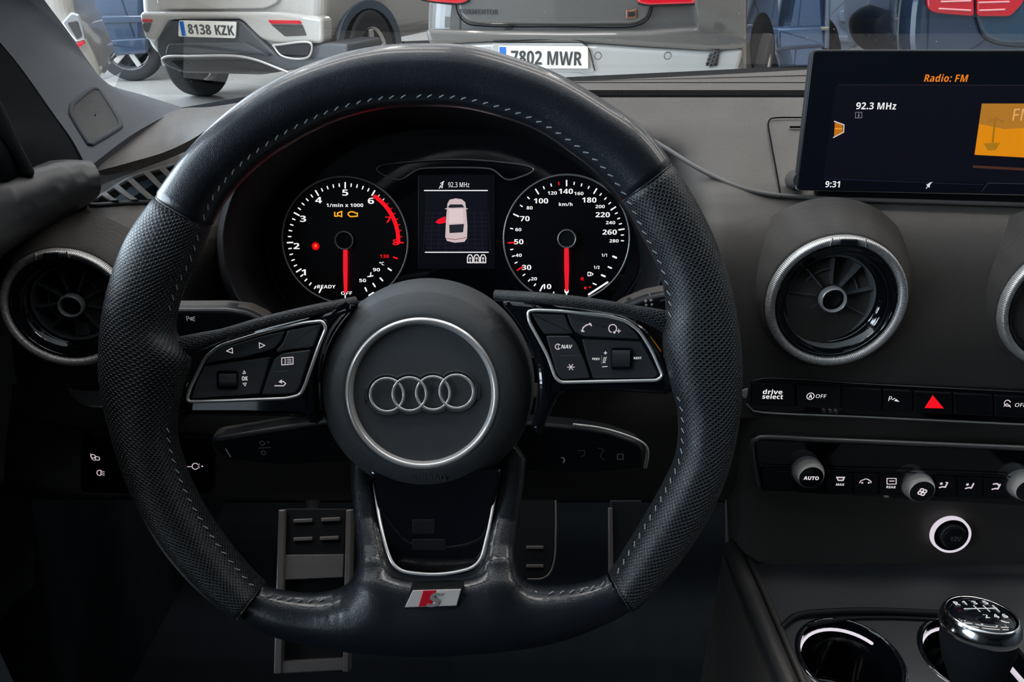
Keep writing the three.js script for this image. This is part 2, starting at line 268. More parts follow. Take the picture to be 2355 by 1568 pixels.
{ // left windscreen pillar with the tweeter
  const rows = [
    [[-818, -900, -.36], [-680, -900, -.42], [-541, -900, -.46]],
    [[-330, -300, -.56], [-220, -300, -.63], [-112, -300, -.645]],
    [[-80, 0, -.69], [15, 0, -.745], [102, 0, -.80]],
    [[0, 97, -.70], [90, 88, -.762], [160, 77, -.85]],
    [[46, 153, -.70], [168, 140, -.79], [205, 143, -.91]],
    [[122, 260, -.685], [236, 206, -.775], [245, 191, -.95]],
    [[165, 320, -.66], [290, 262, -.745], [331, 219, -.92]],
    [[201, 387, -.625], [300, 312, -.70], [420, 247, -.86]]].map(zr);
  const t = thing('windscreen_pillar', 'grey plastic windscreen pillar with a small loudspeaker at its foot', 'pillar');
  inWorld(t, 'pillar_cover', thick(gridGeo(rows, 6, 5), .012), M.pillar);
  const cover = t.children[0], out0 = [[165, 246], [170, 238], [205, 209], [218, 206], [231, 213], [268, 268], [276, 287], [270, 298], [216, 331], [204, 330], [168, 272], [163, 258]];
  const out = smooth(out0.map(a => new THREE.Vector2(...a)), true, 4).map(p => [p.x, p.y]), ringAt = (k, lift) => drape(cover, out.map(([u, v]) => [219 + (u - 219) * k, 268 + (v - 268) * k]), lift);
  const gt = dataTex(128, (x, y) => { const k = 16; const a = Math.abs(((y * k + x * 2) % 1) - .5) * 2; return .25 + .75 * THREE.MathUtils.smoothstep(a, .25, .7); });
  const gm = std({ color: C(.016, .016, .020), roughness: .5, map: rep(gt, .026), bumpMap: rep(gt, .026), bumpScale: .0008 });
  const rows2 = [.04, .3, .55, .8, .97].map(k => { const r = ringAt(k, .0012); return [...r, r[0]]; });
  inWorld(t, 'loudspeaker_grille', pull(gridGeo(rows2, 1, 2)), gm);
  inWorld(t, 'loudspeaker_rim', tubeGeo(ringAt(1, .0006), .0022, { closed: true, n: 160, m: 8 }), M.pillar);
  // dark weather seal and door frame beside the pillar
  const seal = [
    [[-880, -900, -.33], [-850, -900, -.35], [-818, -900, -.37]], [[-190, 0, -.60], [-135, 0, -.65], [-80, 0, -.692]], [[-130, 97, -.60], [-65, 97, -.65], [0, 97, -.702]], [[-110, 153, -.58], [-32, 153, -.64], [46, 153, -.702]],
    [[-90, 260, -.54], [10, 260, -.61], [122, 260, -.688]], [[-60, 330, -.5], [60, 330, -.58], [170, 330, -.66]], [[0, 420, -.53], [100, 420, -.57], [205, 400, -.625]]].map(zr);
  inWorld(t, 'door_seal', thick(gridGeo(seal, 5, 5), .01), M.gap);
  const sw = zr([[-40, 190, -.555], [0, 268, -.552], [28, 330, -.55], [62, 395, -.552]]);
  inWorld(t, 'seal_lip', tubeGeo(sw, .005), M.blackMatt);
}
{ // driver door: inner panel whose top edge meets the dashboard end
  const t = thing('driver_door', 'dark grey inner panel of the driver door beside the dashboard end', 'door');
  const rows = [
    [[205, 396, -.62], [140, 396, -.60], [60, 412, -.575], [0, 430, -.55], [-200, 520, -.42], [-900, 900, -.18]],
    [[214, 406, -.605], [150, 408, -.585], [70, 428, -.555], [0, 452, -.53], [-200, 570, -.40], [-900, 1020, -.17]],
    [[212, 420, -.602], [150, 438, -.580], [70, 476, -.548], [0, 512, -.52], [-200, 650, -.38], [-900, 1180, -.16]],
    [[200, 436, -.608], [135, 474, -.592], [65, 512, -.565], [0, 548, -.535], [-200, 700, -.385], [-900, 1260, -.17]],
    [[195, 445, -.64], [120, 490, -.635], [50, 535, -.62], [-10, 580, -.60], [-230, 800, -.40], [-950, 1400, -.19]],
    [[60, 900, -.66], [0, 930, -.62], [-60, 960, -.58], [-130, 1000, -.52], [-330, 1200, -.40], [-1000, 1900, -.22]],
    [[60, 1400, -.62], [0, 1420, -.58], [-60, 1440, -.54], [-130, 1500, -.5], [-330, 1700, -.38], [-1000, 2300, -.25]]].map(zr);
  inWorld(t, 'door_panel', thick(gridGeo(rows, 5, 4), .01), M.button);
  const s = new THREE.BoxGeometry(.06, .62, 1.3); s.translate(CAB.x0 - .06, .54, .15); inWorld(t, 'door_shell', s, M.blackMatt);
}
{ // what closes the cabin around the view: roof, floor pan, bulkhead, passenger door, rear seat back
  const roof = thing('car_roof', 'pale fabric roof lining above the front seats', 'roof');
  box(roof, 'roof_lining', CAB.x0 - .1, CAB.x1 + .1, 1.43, 1.47, -.20, 2.05, M.headliner, .015);
  box(roof, 'roof_rail', CAB.x0 - .12, CAB.x0 - .04, 1.36, 1.45, -.2, 2.0, M.blackMatt, .02);
  box(roof, 'roof_rail', CAB.x1 + .04, CAB.x1 + .12, 1.36, 1.45, -.2, 2.0, M.blackMatt, .02);
  const fl = thing('footwell', 'dark carpeted footwell under the dashboard', 'footwell');
  box(fl, 'carpet', CAB.x0 - .1, CAB.x1 + .1, CAB.floor - .03, CAB.floor, -1.2, 2.0, M.carpet);
  const fw = new THREE.BoxGeometry(1.95, .74, .03); fw.translate(.36, .56, -1.13); inWorld(fl, 'bulkhead', fw, M.carpet);
  box(fl, 'side_lining', CAB.x0 - .06, CAB.x0 - .03, .2, .84, -1.2, -.55, M.carpet);
  const pd = thing('passenger_door', 'dark inner panel of the passenger door', 'door');
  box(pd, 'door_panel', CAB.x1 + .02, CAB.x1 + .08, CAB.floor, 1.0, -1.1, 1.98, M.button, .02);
  box(pd, 'side_pane', CAB.x1 + .045, CAB.x1 + .046, 1.0, 1.42, -.55, 1.98, M.tint);
  const rd = thing('rear_door', 'closed dark rear door behind the driver', 'door');
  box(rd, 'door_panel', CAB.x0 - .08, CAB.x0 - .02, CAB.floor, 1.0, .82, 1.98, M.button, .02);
  box(rd, 'side_pane', CAB.x0 - .051, CAB.x0 - .05, 1.0, 1.42, .82, 1.98, M.tint);
  const tg = thing('tailgate', 'closed dark tailgate behind the rear bench', 'tailgate');
  box(tg, 'inner_panel', CAB.x0 - .08, CAB.x1 + .08, CAB.floor, 1.05, 1.99, 2.05, M.blackMatt, .02);
  box(tg, 'tinted_pane', CAB.x0 - .06, CAB.x1 + .06, 1.05, 1.43, 2.0, 2.001, M.tint);
  const ds = thing('driver_seat', 'dark driver seat with a tall backrest and headrest', 'seat');
  box(ds, 'backrest', -.33, .22, .45, 1.1, .42, .56, M.blackMatt, .06); box(ds, 'headrest', -.2, .08, 1.12, 1.32, .46, .56, M.blackMatt, .05); box(ds, 'cushion', -.33, .22, .36, .52, .0, .5, M.blackMatt, .05); box(ds, 'seat_base', -.28, .17, CAB.floor, .37, .05, .5, M.blackMatt, .03);
  const rs = thing('rear_bench', 'dark upholstered rear seat back behind the front seats', 'seat');
  box(rs, 'backrest', CAB.x0, CAB.x1, CAB.floor, 1.12, 1.35, 1.6, M.blackMatt, .05);
  box(rs, 'cushion', CAB.x0, CAB.x1, CAB.floor, .55, .85, 1.4, M.blackMatt, .05);
}
// ================================================================== dashboard
const ZT = [[222, -.80], [300, -.745], [380, -.695], [450, -.65], [520, -.622], [600, -.603], [690, -.591], [780, -.582], [860, -.578], [1000, -.573], [1160, -.570], [1330, -.563], [1480, -.55], [1700, -.52]];
const lerpT = (T, v) => { if (v <= T[0][0]) return T[0][1]; for (let i = 1; i < T.length; i++) if (v <= T[i][0]) { const a = T[i - 1], b = T[i]; return a[1] + (b[1] - a[1]) * (v - a[0]) / (b[0] - a[0]); } return T[T.length - 1][1]; };
const zD = v => lerpT(ZT, v);
const dashboard = thing('dashboard', 'soft grey dashboard spanning under the windscreen behind the steering wheel', 'dashboard');
{
  // stepped strips along the foot of the windscreen
  const T = [[420, 247], [480, 237], [560, 223], [640, 213], [800, 201], [1000, 192], [1200, 184], [1310, 177], [1500, 168], [1700, 158], [1860, 149], [2100, 137], [2560, 118]];
  const us = T.map(t => t[0]), row = (f, z) => us.map((u, i) => onZ(u, f(u, T[i][1]), z));
  const mixv = (a, b) => (u, t) => { const k = THREE.MathUtils.smoothstep(u, 500, 1250); return a(t) * (1 - k) + (typeof b === 'function' ? b(t) : b) * k; };
  const strip = (name, a, za, b, zb, mat) => inWorld(dashboard, name, thick(gridGeo([row(a, za), row((u, t) => (a(u, t) + b(u, t)) / 2, (za + zb) / 2), row(b, zb)], 3, 2), .006), mat);
  strip('glass_seal', (u, t) => t, -1.0, (u, t) => t + 11, -.985, M.gap);
  strip('scuttle_strip', (u, t) => t + 11, -.98, mixv(t => t + 16, t => 172 + (t - 149) * .5), -.955, M.dash);
  strip('scuttle_strip', mixv(t => t + 16, t => 173.5 + (t - 149) * .5), -.957, mixv(t => t + 19, 189), -.93, M.dash);
  strip('scuttle_strip', mixv(t => t + 20, 191), -.925, mixv(t => t + 24, 207), -.885, M.dash);
  strip('demister_slot', mixv(t => t + 22, 206), -.888, mixv(t => t + 30, 262), -.884, M.dash);
  // main surface right of the wheel, with the part hidden behind the instrument hood
  const cu = [560, 700, 900, 1100, 1250, 1330, 1420, 1520, 1640, 1760, 1900, 2050, 2200, 2380, 2560];
  const rv = [224, 262, 300, 340, 380, 415, 450, 485, 520, 600, 690, 780, 870, 960];
  const mid = u => THREE.MathUtils.smoothstep(u, 480, 640) * (1 - THREE.MathUtils.smoothstep(u, 1480, 1640));
  const rows = rv.map(v => cu.map(u => onZ(u, v + (u < 700 ? 12 : 0), zD(v) - .10 * mid(u) * THREE.MathUtils.smoothstep(v, 300, 470))));
  inWorld(dashboard, 'upper_pad', thick(gridGeo(rows, 4, 3), .008), M.dash);
  // seam where the pad dips towards the centre, and the joint lines of the screen cover
  const seam = [[1500, 322], [1535, 343], [1590, 378], [1650, 410], [1710, 434], [1770, 447], [1830, 452], [1900, 457], [2100, 463], [2400, 472]];
  inWorld(dashboard, 'pad_seam', tubeGeo(zr(seam.map(([u, v]) => [u, v, zD(v) + .003])), .0022), M.litSeam);
  for (const [line, r] of [[[[1900, 271], [1782, 271], [1771, 274], [1767, 283], [1774, 330], [1784, 385], [1796, 452]], .0007], [[[1818, 292], [1850, 292]], .001]])
    inWorld(dashboard, 'panel_joint', tubeGeo(zr(line.map(([u, v]) => [u, v, zD(v) + .0035])), r), M.gap);
  // left end: top pad between pillar and hood, gap, and the curved fascia round the left vent
  const lt = [
    [[203, 386, -.635], [293, 315, -.71], [337, 290, -.75], [418, 249, -.84], [480, 246, -.86], [560, 235, -.87], [680, 222, -.88]],
    [[204, 391, -.633], [297, 342, -.685], [355, 320, -.715], [428, 285, -.765], [500, 262, -.78], [580, 248, -.80], [690, 235, -.82]],
    [[206, 398, -.636], [300, 373, -.664], [380, 349, -.686], [440, 321, -.704], [520, 272, -.73], [600, 256, -.74], [700, 242, -.78]]].map(zr);
  inWorld(dashboard, 'corner_pad', thick(gridGeo(lt, 5, 5), .008), M.dash);
  const gapRows = [[[190, 390, -.70], [300, 365, -.72], [380, 341, -.74], [440, 313, -.75], [540, 264, -.78]], [[190, 446, -.70], [300, 415, -.715], [390, 382, -.735], [450, 355, -.745], [560, 310, -.77]]].map(zr);
  inWorld(dashboard, 'joint_backing', thick(gridGeo(gapRows, 4, 4), .004), M.dash);
  const lf = [
    [[64, 560, -.630], [120, 492, -.640], [212, 436, -.650], [300, 398, -.660], [390, 364, -.668], [450, 338, -.675], [540, 300, -.66], [640, 280, -.70]],
    [[58, 575, -.614], [116, 508, -.632], [212, 452, -.648], [300, 415, -.656], [390, 385, -.661], [450, 362, -.662], [540, 340, -.68], [640, 330, -.70]],
    [[54, 595, -.602], [113, 530, -.618], [212, 488, -.630], [300, 470, -.634], [390, 464, -.637], [450, 450, -.641], [540, 440, -.655], [640, 430, -.70]],
    [[42, 650, -.584], [104, 615, -.580], [205, 590, -.580], [300, 585, -.584], [390, 580, -.592], [450, 570, -.598], [540, 560, -.64], [640, 560, -.70]],
    [[26, 740, -.576], [96, 735, -.566], [200, 730, -.560], [300, 725, -.566], [390, 720, -.578], [450, 715, -.595], [540, 710, -.64], [640, 705, -.69]],
    [[34, 850, -.574], [100, 858, -.566], [200, 860, -.562], [300, 860, -.568], [390, 860, -.578], [450, 860, -.595], [540, 860, -.63], [640, 860, -.68]],
    [[60, 960, -.58], [120, 970, -.575], [200, 980, -.572], [300, 980, -.575], [390, 980, -.583], [450, 980, -.598], [540, 980, -.62], [640, 980, -.66]]].map(zr);
  const go = [[212, 472], [228, 458], [300, 412], [370, 390], [430, 378], [440, 398], [425, 440], [390, 462], [300, 467]];
  const solid = gridGeo(lf, 18, 12), endFull = inWorld(dashboard, 'end_panel', solid, M.dash); // traced once whole, then opened for the demister outlet
  const inside = (u, v) => { let k = false; for (let i = 0, j = go.length - 1; i < go.length; j = i++) { const [xi, yi] = go[i], [xj, yj] = go[j]; if ((yi > v) !== (yj > v) && u < (xj - xi) * (v - yi) / (yj - yi) + xi) k = !k; } return k; };
  const rim = drape(endFull, smooth(go.map(a => new THREE.Vector2(...a)), true, 5).map(p => [p.x, p.y]), .0005);
  const slats = [[240, 456, 262, 470], [268, 438, 306, 468], [300, 422, 348, 466], [338, 406, 392, 460], [374, 396, 420, 436]].map(([a, b, c, d]) => [drape(endFull, [[a - 1, b - 1], [(a + c) / 2 - 1, (b + d) / 2 - 1], [c, d]], -.001), drape(endFull, [[a + 12, b - 6], [(a + c) / 2 + 13, (b + d) / 2 - 3], [c + 16, d - 1]], -.001)]);
  { const P = solid.attributes.position, id = solid.index.array, keep = [], q = V(); const toPx = i => { q.fromBufferAttribute(P, i).sub(EYE); const dz = -(q.y * sp + q.z * cp), dy = q.y * cp - q.z * sp; return [IMG_W / 2 + FOCAL * q.x / dz, IMG_H / 2 - FOCAL * dy / dz]; };
    for (let i = 0; i < id.length; i += 3) { const [a, b, c] = [toPx(id[i]), toPx(id[i + 1]), toPx(id[i + 2])]; if (!inside((a[0] + b[0] + c[0]) / 3, (a[1] + b[1] + c[1]) / 3)) keep.push(id[i], id[i + 1], id[i + 2]); }
    solid.setIndex(keep); endFull.geometry = thick(solid, .008); }
  inWorld(dashboard, 'demister_rim', tubeGeo(rim, .0022, { closed: true, n: 160, m: 8 }), M.dash);
  for (const [l, r] of slats) if (l.length === 3 && r.length === 3) inWorld(dashboard, 'slat', thick(gridGeo([l, r], 4, 2), .006), M.dash);
  // lower half: knee panel, steering column cover and the sides of the footwell opening
  const kn = [
    [[30, 880, -.60], [400, 880, -.61], [800, 880, -.63], [1250, 880, -.63], [1600, 880, -.60], [1760, 880, -.60]],
    [[20, 960, -.585], [400, 965, -.59], [800, 970, -.60], [1250, 970, -.60], [1600, 970, -.585], [1760, 970, -.585]],
    [[10, 1060, -.585], [400, 1060, -.59], [800, 1060, -.60], [1250, 1060, -.60], [1600, 1060, -.585], [1760, 1060, -.585]],
    [[10, 1130, -.60], [400, 1130, -.61], [800, 1135, -.63], [1250, 1135, -.63], [1600, 1130, -.60], [1760, 1130, -.60]],
    [[30, 1150, -.66], [400, 1150, -.68], [800, 1150, -.70], [1250, 1150, -.70], [1600, 1150, -.66], [1760, 1150, -.66]]].map(zr);
  inWorld(dashboard, 'knee_panel', thick(gridGeo(kn, 5, 4), .008), M.dash);
  const cl = thing('steering_column', 'black plastic cover of the steering column behind the wheel', 'column');
  const c0 = onZ(1000, 950, -.46), c1 = onZ(1010, 870, -.64);
  const g = new RoundedBoxGeometry(.13, .10, .24, 4, .035); const mm = new THREE.Matrix4().lookAt(c0, c1, V(0, 1, 0)); g.applyMatrix4(mm); const cc = c0.clone().lerp(c1, .6); g.translate(cc.x, cc.y - .01, cc.z); inWorld(cl, 'column_cover', g, M.blackMatt);
  // silver inlay at the left end
  const ip = new Plane(onZ(200, 910, -.566), tilt(24, 4));
  slab(dashboard, ip, 'silver_inlay', [[146, 886], [250, 884], [330, 884], [330, 938], [250, 938], [205, 937], [178, 926], [160, 908]], -.006, .004, M.satin, { r: 14, bevel: .003, seg: 4 });
}
{ // light switch by the driver's knee
  const p = new Plane(onZ(330, 1075, -.575), tilt(4, 8));
  const t = thing('light_switch', 'black light switch panel with small lit symbols left of the column', 'switch', null, p.m);
  const pc = new Print(p, .004, [180, 1000, 500, 1140], 1024);
  const w = '#f3dcec';
  pc.disc(214, 1049, 4.5, w, 2); pc.disc(224, 1054, 4.5, w, 2); pc.line([[208, 1043], [212, 1056], [219, 1059]], 1.6, w);
  pc.arc(229, 1087, 6, 60, 300, 2, w); pc.line([[232, 1081], [232, 1093]], 1.8, w); for (const k of [-4, 0, 4]) pc.line([[234, 1087 + k], [240, 1089 + k]], 1.6, w);
  pc.line([[430, 1073], [440, 1073]], 2, w); pc.arc(449, 1072, 7, 40, 320, 2, w); for (const k of [-4, 0, 4]) pc.line([[455, 1072 + k], [459, 1071 + k]], 1.5, w); pc.disc(465, 1072, 2, w);
  slab(t, p, 'switch_panel_light', [[185, 1005], [490, 1005], [490, 1135], [185, 1135]], -.006, .004, new THREE.MeshPhysicalMaterial({ color: C(.004, .005, .008), roughness: .35, emissive: 0xffffff, emissiveMap: pc.tex(), emissiveIntensity: lit(.75) }), { r: 20, pc });
  const k = new THREE.CylinderGeometry(.019, .022, .018, 40).rotateX(Math.PI / 2); const q = p.p(335, 1070, .01); k.translate(q.x, q.y, .012); inPlane(t, p, 'rotary_knob', k, M.black);
}
{ // centre stack and console between the seats
  const t = thing('centre_console', 'dark centre console with a grey side rail and cup holders', 'console');
  const rows = [940, 980, 1060, 1160, 1240, 1330, 1420, 1480].map(v => [1668, 1700, 1740, 1900, 2100, 2300, 2560].map((u, i) => onZ(u, v, zD(v) - (i === 0 ? .10 : i === 1 ? .012 : 0))));
  inWorld(t, 'stack_panel', thick(gridGeo(rows, 4, 4), .008), M.dash);
  const Y = .60, xl = .233;
  const hub = [onY(1908, 1450, Y - .012), onY(2178, 1447, Y - .012)].map(p => V(p.x, Y, p.z + .041));
  const sh = new THREE.Shape([new THREE.Vector2(xl, .60), new THREE.Vector2(.62, .60), new THREE.Vector2(.62, -.5), new THREE.Vector2(xl, -.5)]);
  for (const h of hub) { const c = new THREE.Path(); c.absarc(h.x, -h.z, .044, 0, Math.PI * 2); sh.holes.push(c); }
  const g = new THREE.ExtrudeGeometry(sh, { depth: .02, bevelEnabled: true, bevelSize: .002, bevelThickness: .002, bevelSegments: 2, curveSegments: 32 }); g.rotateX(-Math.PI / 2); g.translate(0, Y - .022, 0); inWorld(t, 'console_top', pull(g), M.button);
  const sd = new THREE.BoxGeometry(.02, .36, 1.12); sd.translate(xl + .004, Y - .20, -.04); inWorld(t, 'console_side', sd, M.dash);
  const ra = [[xl - .004, Y + .001, -.585], [xl - .003, Y + .004, -.55], [xl, Y + .003, -.48], [xl + .003, Y + .001, -.40], [xl + .006, Y, -.30], [xl + .006, Y, 0]].map(a => V(...a));
  inWorld(t, 'side_rail', tubeGeo(ra, .008, { m: 12 }), M.rail);
  inWorld(t, 'inner_rail', tubeGeo(ra.map(p => p.clone().add(V(.0135, -.001, .004))), .0035, { m: 10 }), M.rail);
  hub.forEach((h, k) => {
    const L = new THREE.LatheGeometry([[.0, -.075], [.036, -.075], [.038, -.07], [.0415, 0], [.044, .002], [.0465, 0]].map(a => new THREE.Vector2(...a)), 40); L.translate(h.x, Y, h.z); inWorld(t, 'cup_holder', L, M.piano);
    const a0 = k ? 190 : 200, a1 = k ? 262 : 322, pts = [];
    for (let i = 0; i <= 20; i++) { const a = (a0 + (a1 - a0) * i / 20) * Math.PI / 180; pts.push(V(h.x + .041 * Math.cos(a), Y - .010, h.z + .041 * Math.sin(a))); }
    inWorld(t, 'light_ring', tubeGeo(pts, .0017, { m: 8 }), glow(.93, .85, .95, .85));
  });
  inWorld(t, 'tray_lip', tubeGeo([[1800, 1440], [1830, 1416], [1900, 1407], [2000, 1404], [2120, 1408], [2300, 1420]].map(([u, v]) => onY(u, v, Y + .004)), .003), M.black);
  inWorld(t, 'tray_lip', tubeGeo([[1860, 1436], [1950, 1422], [2050, 1420], [2150, 1424]].map(([u, v]) => onY(u, v, Y + .002)), .0016), M.black);
}
// ================================================================== instrument cluster
{
  const K = new Plane(onZ(1050, 553, -.625), tilt(20));
  const t = thing('instrument_cluster', 'black instrument cluster with two round dials and red needles behind the wheel', 'instruments', null, K.m);
  // hood: lip towards the driver, flaring inside to the dial panel and outside to the dashboard
  const lip = [[514, 560], [520, 500], [545, 430], [600, 350], [690, 280], [810, 232], [960, 212], [1110, 216], [1240, 248], [1350, 306], [1440, 390], [1500, 480], [1525, 570], [1518, 650], [1480, 720], [1400, 780], [1250, 820], [1020, 830], [800, 825], [650, 780], [565, 710], [526, 640]];
  const Lp = smooth(px(K, lip, .085), true, 4), ip = smooth(px(K, lip.map(([u, v]) => [1045 + (u - 1030) * .86, 560 + (v - 540) * .80]), 0), true, 4), op = smooth(px(K, lip.map(([u, v]) => [1040 + (u - 1030) * 1.04, 545 + (v - 540) * 1.04]), -.05), true, 4);
  const ring = (a, ha) => [...a, a[0]].map(p => V(p.x, p.y, ha));
  const lipO = Lp.map(p => p.clone().multiplyScalar(1.012)), lipI = Lp.map(p => p.clone().multiplyScalar(.988));
  const midI = lipI.map((p, i) => p.clone().lerp(ip[i], .45));
  const hg = gridGeo([ring(op, -.05), ring(op.map((p, i) => p.clone().lerp(lipO[i], .55)), .03), ring(lipO, .082), ring(Lp, .086), ring(lipI, .083), ring(midI, .045), ring(ip, -.002)], 1, 4);
  part(t, 'hood', hg, M.black);
  part(t, 'dial_panel', slabGeo(ip.map(p => p.clone().multiplyScalar(1.01)), -.006, 0, .0005), M.piano);
  // prints
  const D = [[794, 553], [1303, 549]], pcs = D.map(([u, v]) => new Print(K, .001, [u - 150, v - 150, u + 150, v + 150], 1100));
  const W = '#fff', R = '#ff1020', [A, B] = pcs, dir = (c, r, a) => [c[0] + r * Math.cos(a * Math.PI / 180), c[1] - r * Math.sin(a * Math.PI / 180)];
  const ang = n => 90 + (5 - n) * 30.7;
  for (let k = 0; k <= 40; k++) { const n = k / 5, big = k % 5 === 0, a = ang(n); if (n > 6.05 && n < 8) { A.line([dir(D[0], 127, a), dir(D[0], 131, a)], 2, n > 6.5 ? R : W); continue; } A.line([dir(D[0], big ? 121 : 125, a), dir(D[0], big ? 133 : 131, a)], big ? 3.4 : 2.8, n >= 8 ? R : W); }
  A.arc(794, 553, 122, ang(6.12), ang(8), 9, R);
  for (const [s, u, v, c] of [['1', 700, 626], ['2', 682, 566], ['3', 697, 503], ['4', 733, 460], ['5', 794, 443], ['6', 853, 462], ['7', 893, 505, R], ['8', 910, 557, R]]) A.text(s, u, v, 13.5, { wide: 1.55, color: c ?? W });
  A.text('1/min x 1000', 793, 472, 8, { wide: 1.25 }); A.text('READY', 750, 659, 8, { wide: 1.25, skew: -.15 }); A.text('OFF', 797, 674, 8, { wide: 1.3 });
  A.text('50', 834, 645, 8, { wide: 1.4 }); A.text('90', 866, 620, 8, { wide: 1.4 }); A.text('°C', 878, 606, 8); A.text('130', 884, 589, 8, { wide: 1.2, color: R });
  A.line([[846, 636], [858, 634]], 2.5); A.line([[852, 636], [853, 627]], 2.5);
  for (const [a, c] of [[-19, R], [-33], [-47], [-57], [-67]]) A.line([dir(D[0], 118, a), dir(D[0], 126, a)], 3.6, c ?? W);
  A.line([dir(D[0], 126, 270), dir(D[0], 133, 270)], 3); A.line([[849, 679], [859, 673]], 4);
  A.line([[770, 488], [770, 497], [776, 497]], 3, '#ffb020'); A.line([[776, 490], [786, 486], [786, 498], [777, 495]], 3, '#ffb020', true);
  A.line([[801, 490], [806, 487], [813, 487], [818, 490], [822, 490], [822, 497], [806, 498], [801, 494]], 3, '#ffb020', true);
  A.disc(726, 566, 9, '#c00008'); A.disc(726, 566, 6, '#ff1418'); A.disc(726, 565, 2.5, '#ff9030');
  const sa = s => lerpT([[0, 270], [10, 243], [20, 228], [30, 212.5], [40, 198], [50, 184], [60, 169.5], [70, 155], [80, 144], [100, 122], [140, 90], [180, 59], [220, 33], [280, -2]], s);
  for (let s = 0; s <= 280; s += (s < 50 ? 5 : 10)) { const big = [0, 10, 70, 100, 140, 180, 220, 260].includes(s), red = s === 30 || s === 50, c = s === 130 || red ? R : W; B.line([dir(D[1], red ? 120 : big ? 122 : 126, sa(s)), dir(D[1], red ? 134 : big ? 134 : 131, sa(s))], big || red ? 3.4 : 2.8, c); }
  for (const [s, u, v, k] of [['0', 1303, 669, 11.5], ['10', 1257, 659, 11.5], ['20', 1228, 641, 7.5], ['30', 1211, 615, 11.5], ['40', 1193, 587, 7.5], ['50', 1193, 556, 11.5], ['60', 1192, 528, 7.5], ['70', 1207, 503, 11.5], ['80', 1218, 478, 7.5], ['100', 1244, 462, 11.5], ['120', 1270, 444, 7.5], ['140', 1301, 440, 11.5], ['160', 1331, 445, 7.5], ['180', 1355, 460, 11.5], ['200', 1380, 475, 7.5], ['220', 1386, 494, 11.5], ['240', 1404, 512, 7.5], ['260', 1402, 534, 11.5], ['280', 1412, 554, 7.5]]) B.text(s, u, v, k, { wide: 1.32 });
  B.text('km/h', 1301, 470, 7.5, { wide: 1.25 }); B.text('1/1', 1390, 587, 7); B.text('1/2', 1372, 615, 7); B.text('R', 1339, 641, 8, { color: R, wide: 1.3 });
  B.line([[1352, 634], [1352, 626], [1358, 626], [1358, 634]], 2, W, true); B.line([[1360, 627], [1364, 630], [1361, 633]], 2);
  B.disc(1346, 662, 3, R); B.disc(1357, 660, 2.2, R); B.line([[1354, 677], [1397, 649]], 4.5);
  for (const [u, v, b] of [[1414, 591, 4.5], [1403, 615, 3.4], [1388, 634, 4.5], [1368, 653, 3]]) B.line([[u - 4, v - 1.5], [u + 3, v + 1.5]], b);
  D.forEach(([u, v], i) => {
    const c = K.p(u, v, .001), rr = K.len(143, u, v, .001), name = i ? 'speedometer_display' : 'rev_counter_display';
    const face = new THREE.CylinderGeometry(rr, rr, .0016, 96).rotateX(Math.PI / 2).translate(c.x, c.y, .0004); pcs[i].uv(face);
    const d = part(t, name, face, new THREE.MeshPhysicalMaterial({ color: C(.004, .004, .007), roughness: .35, emissive: 0xffffff, emissiveMap: pcs[i].tex(), emissiveIntensity: lit(.95) }));
    part(d, 'bezel_ring', new THREE.TorusGeometry(rr * 1.01, rr * .016, 10, 128).translate(c.x, c.y, .002), M.satin);
    part(d, 'spindle_ring', new THREE.TorusGeometry(rr * .14, rr * .014, 8, 48).translate(c.x, c.y, .006), M.satin);
    part(d, 'spindle_cap', new THREE.CylinderGeometry(rr * .135, rr * .14, .005, 40).rotateX(Math.PI / 2).translate(c.x, c.y, .003), M.black);
    const s = [[u - 5, v + 21], [u + 5, v + 21], [u + 5 + i, v + 70], [u + 4, v + 121], [u - 3, v + 121], [u - 5, v + 70]];
    const ng = slabGeo(rounded(px(K, s, .006), K.len(3, u, v)), .0045, .0065, .0006); part(d, 'needle_light', ng, glow(1, .012, .03, .85));
  });
  // middle display
  const pc = new Print(K, .0012, [960, 400, 1140, 620], 1024, '#04050a');
  const g = pc.g; pc.fill([[977, 440], [1121, 440], [1121, 578], [979, 578]], '#0c0d16');
  for (let k = 0; k < 10; k++) { pc.line([[979 + k * 16, 486], [974 + k * 17, 577]], .8, '#23242f'); pc.line([[978, 490 + k * 10], [1121, 490 + k * 10]], .8, '#20212c'); }
  pc.text('92.3 MHz', 1055, 425, 11, { wide: .78, weight: '' }); pc.line([[1013, 422], [1019, 418], [1017, 432], [1012, 428]], 1.6); pc.line([[1010, 433], [1021, 417]], 1.6);
  pc.line([[976, 438], [1121, 438]], 2.4); pc.line([[978, 580], [1123, 580]], 2.4);
  pc.fill([[1001, 512], [1006, 505], [1024, 497], [1026, 512], [1010, 515]], '#f01028');
  const car = [[1029, 468], [1034, 459], [1048, 456], [1062, 458], [1070, 465], [1072, 480], [1075, 520], [1074, 548], [1068, 556], [1046, 558], [1028, 554], [1024, 545], [1026, 500]];
  pc.fill(car, '#d6c0c4'); pc.fill([[1030, 476], [1035, 470], [1063, 470], [1068, 477], [1064, 477], [1035, 478]], '#23262c'); pc.fill([[1033, 480], [1065, 480], [1066, 512], [1033, 513]], '#e6cfd2'); pc.fill([[1033, 517], [1067, 515], [1065, 534], [1034, 536]], '#23262c');
  pc.line([[1027, 548], [1046, 551], [1074, 546]], 1.5, '#8c5860'); pc.fill([[1022, 480], [1029, 478], [1029, 482]], '#d6c0c4'); pc.fill([[1077, 480], [1071, 478], [1071, 482]], '#d6c0c4');
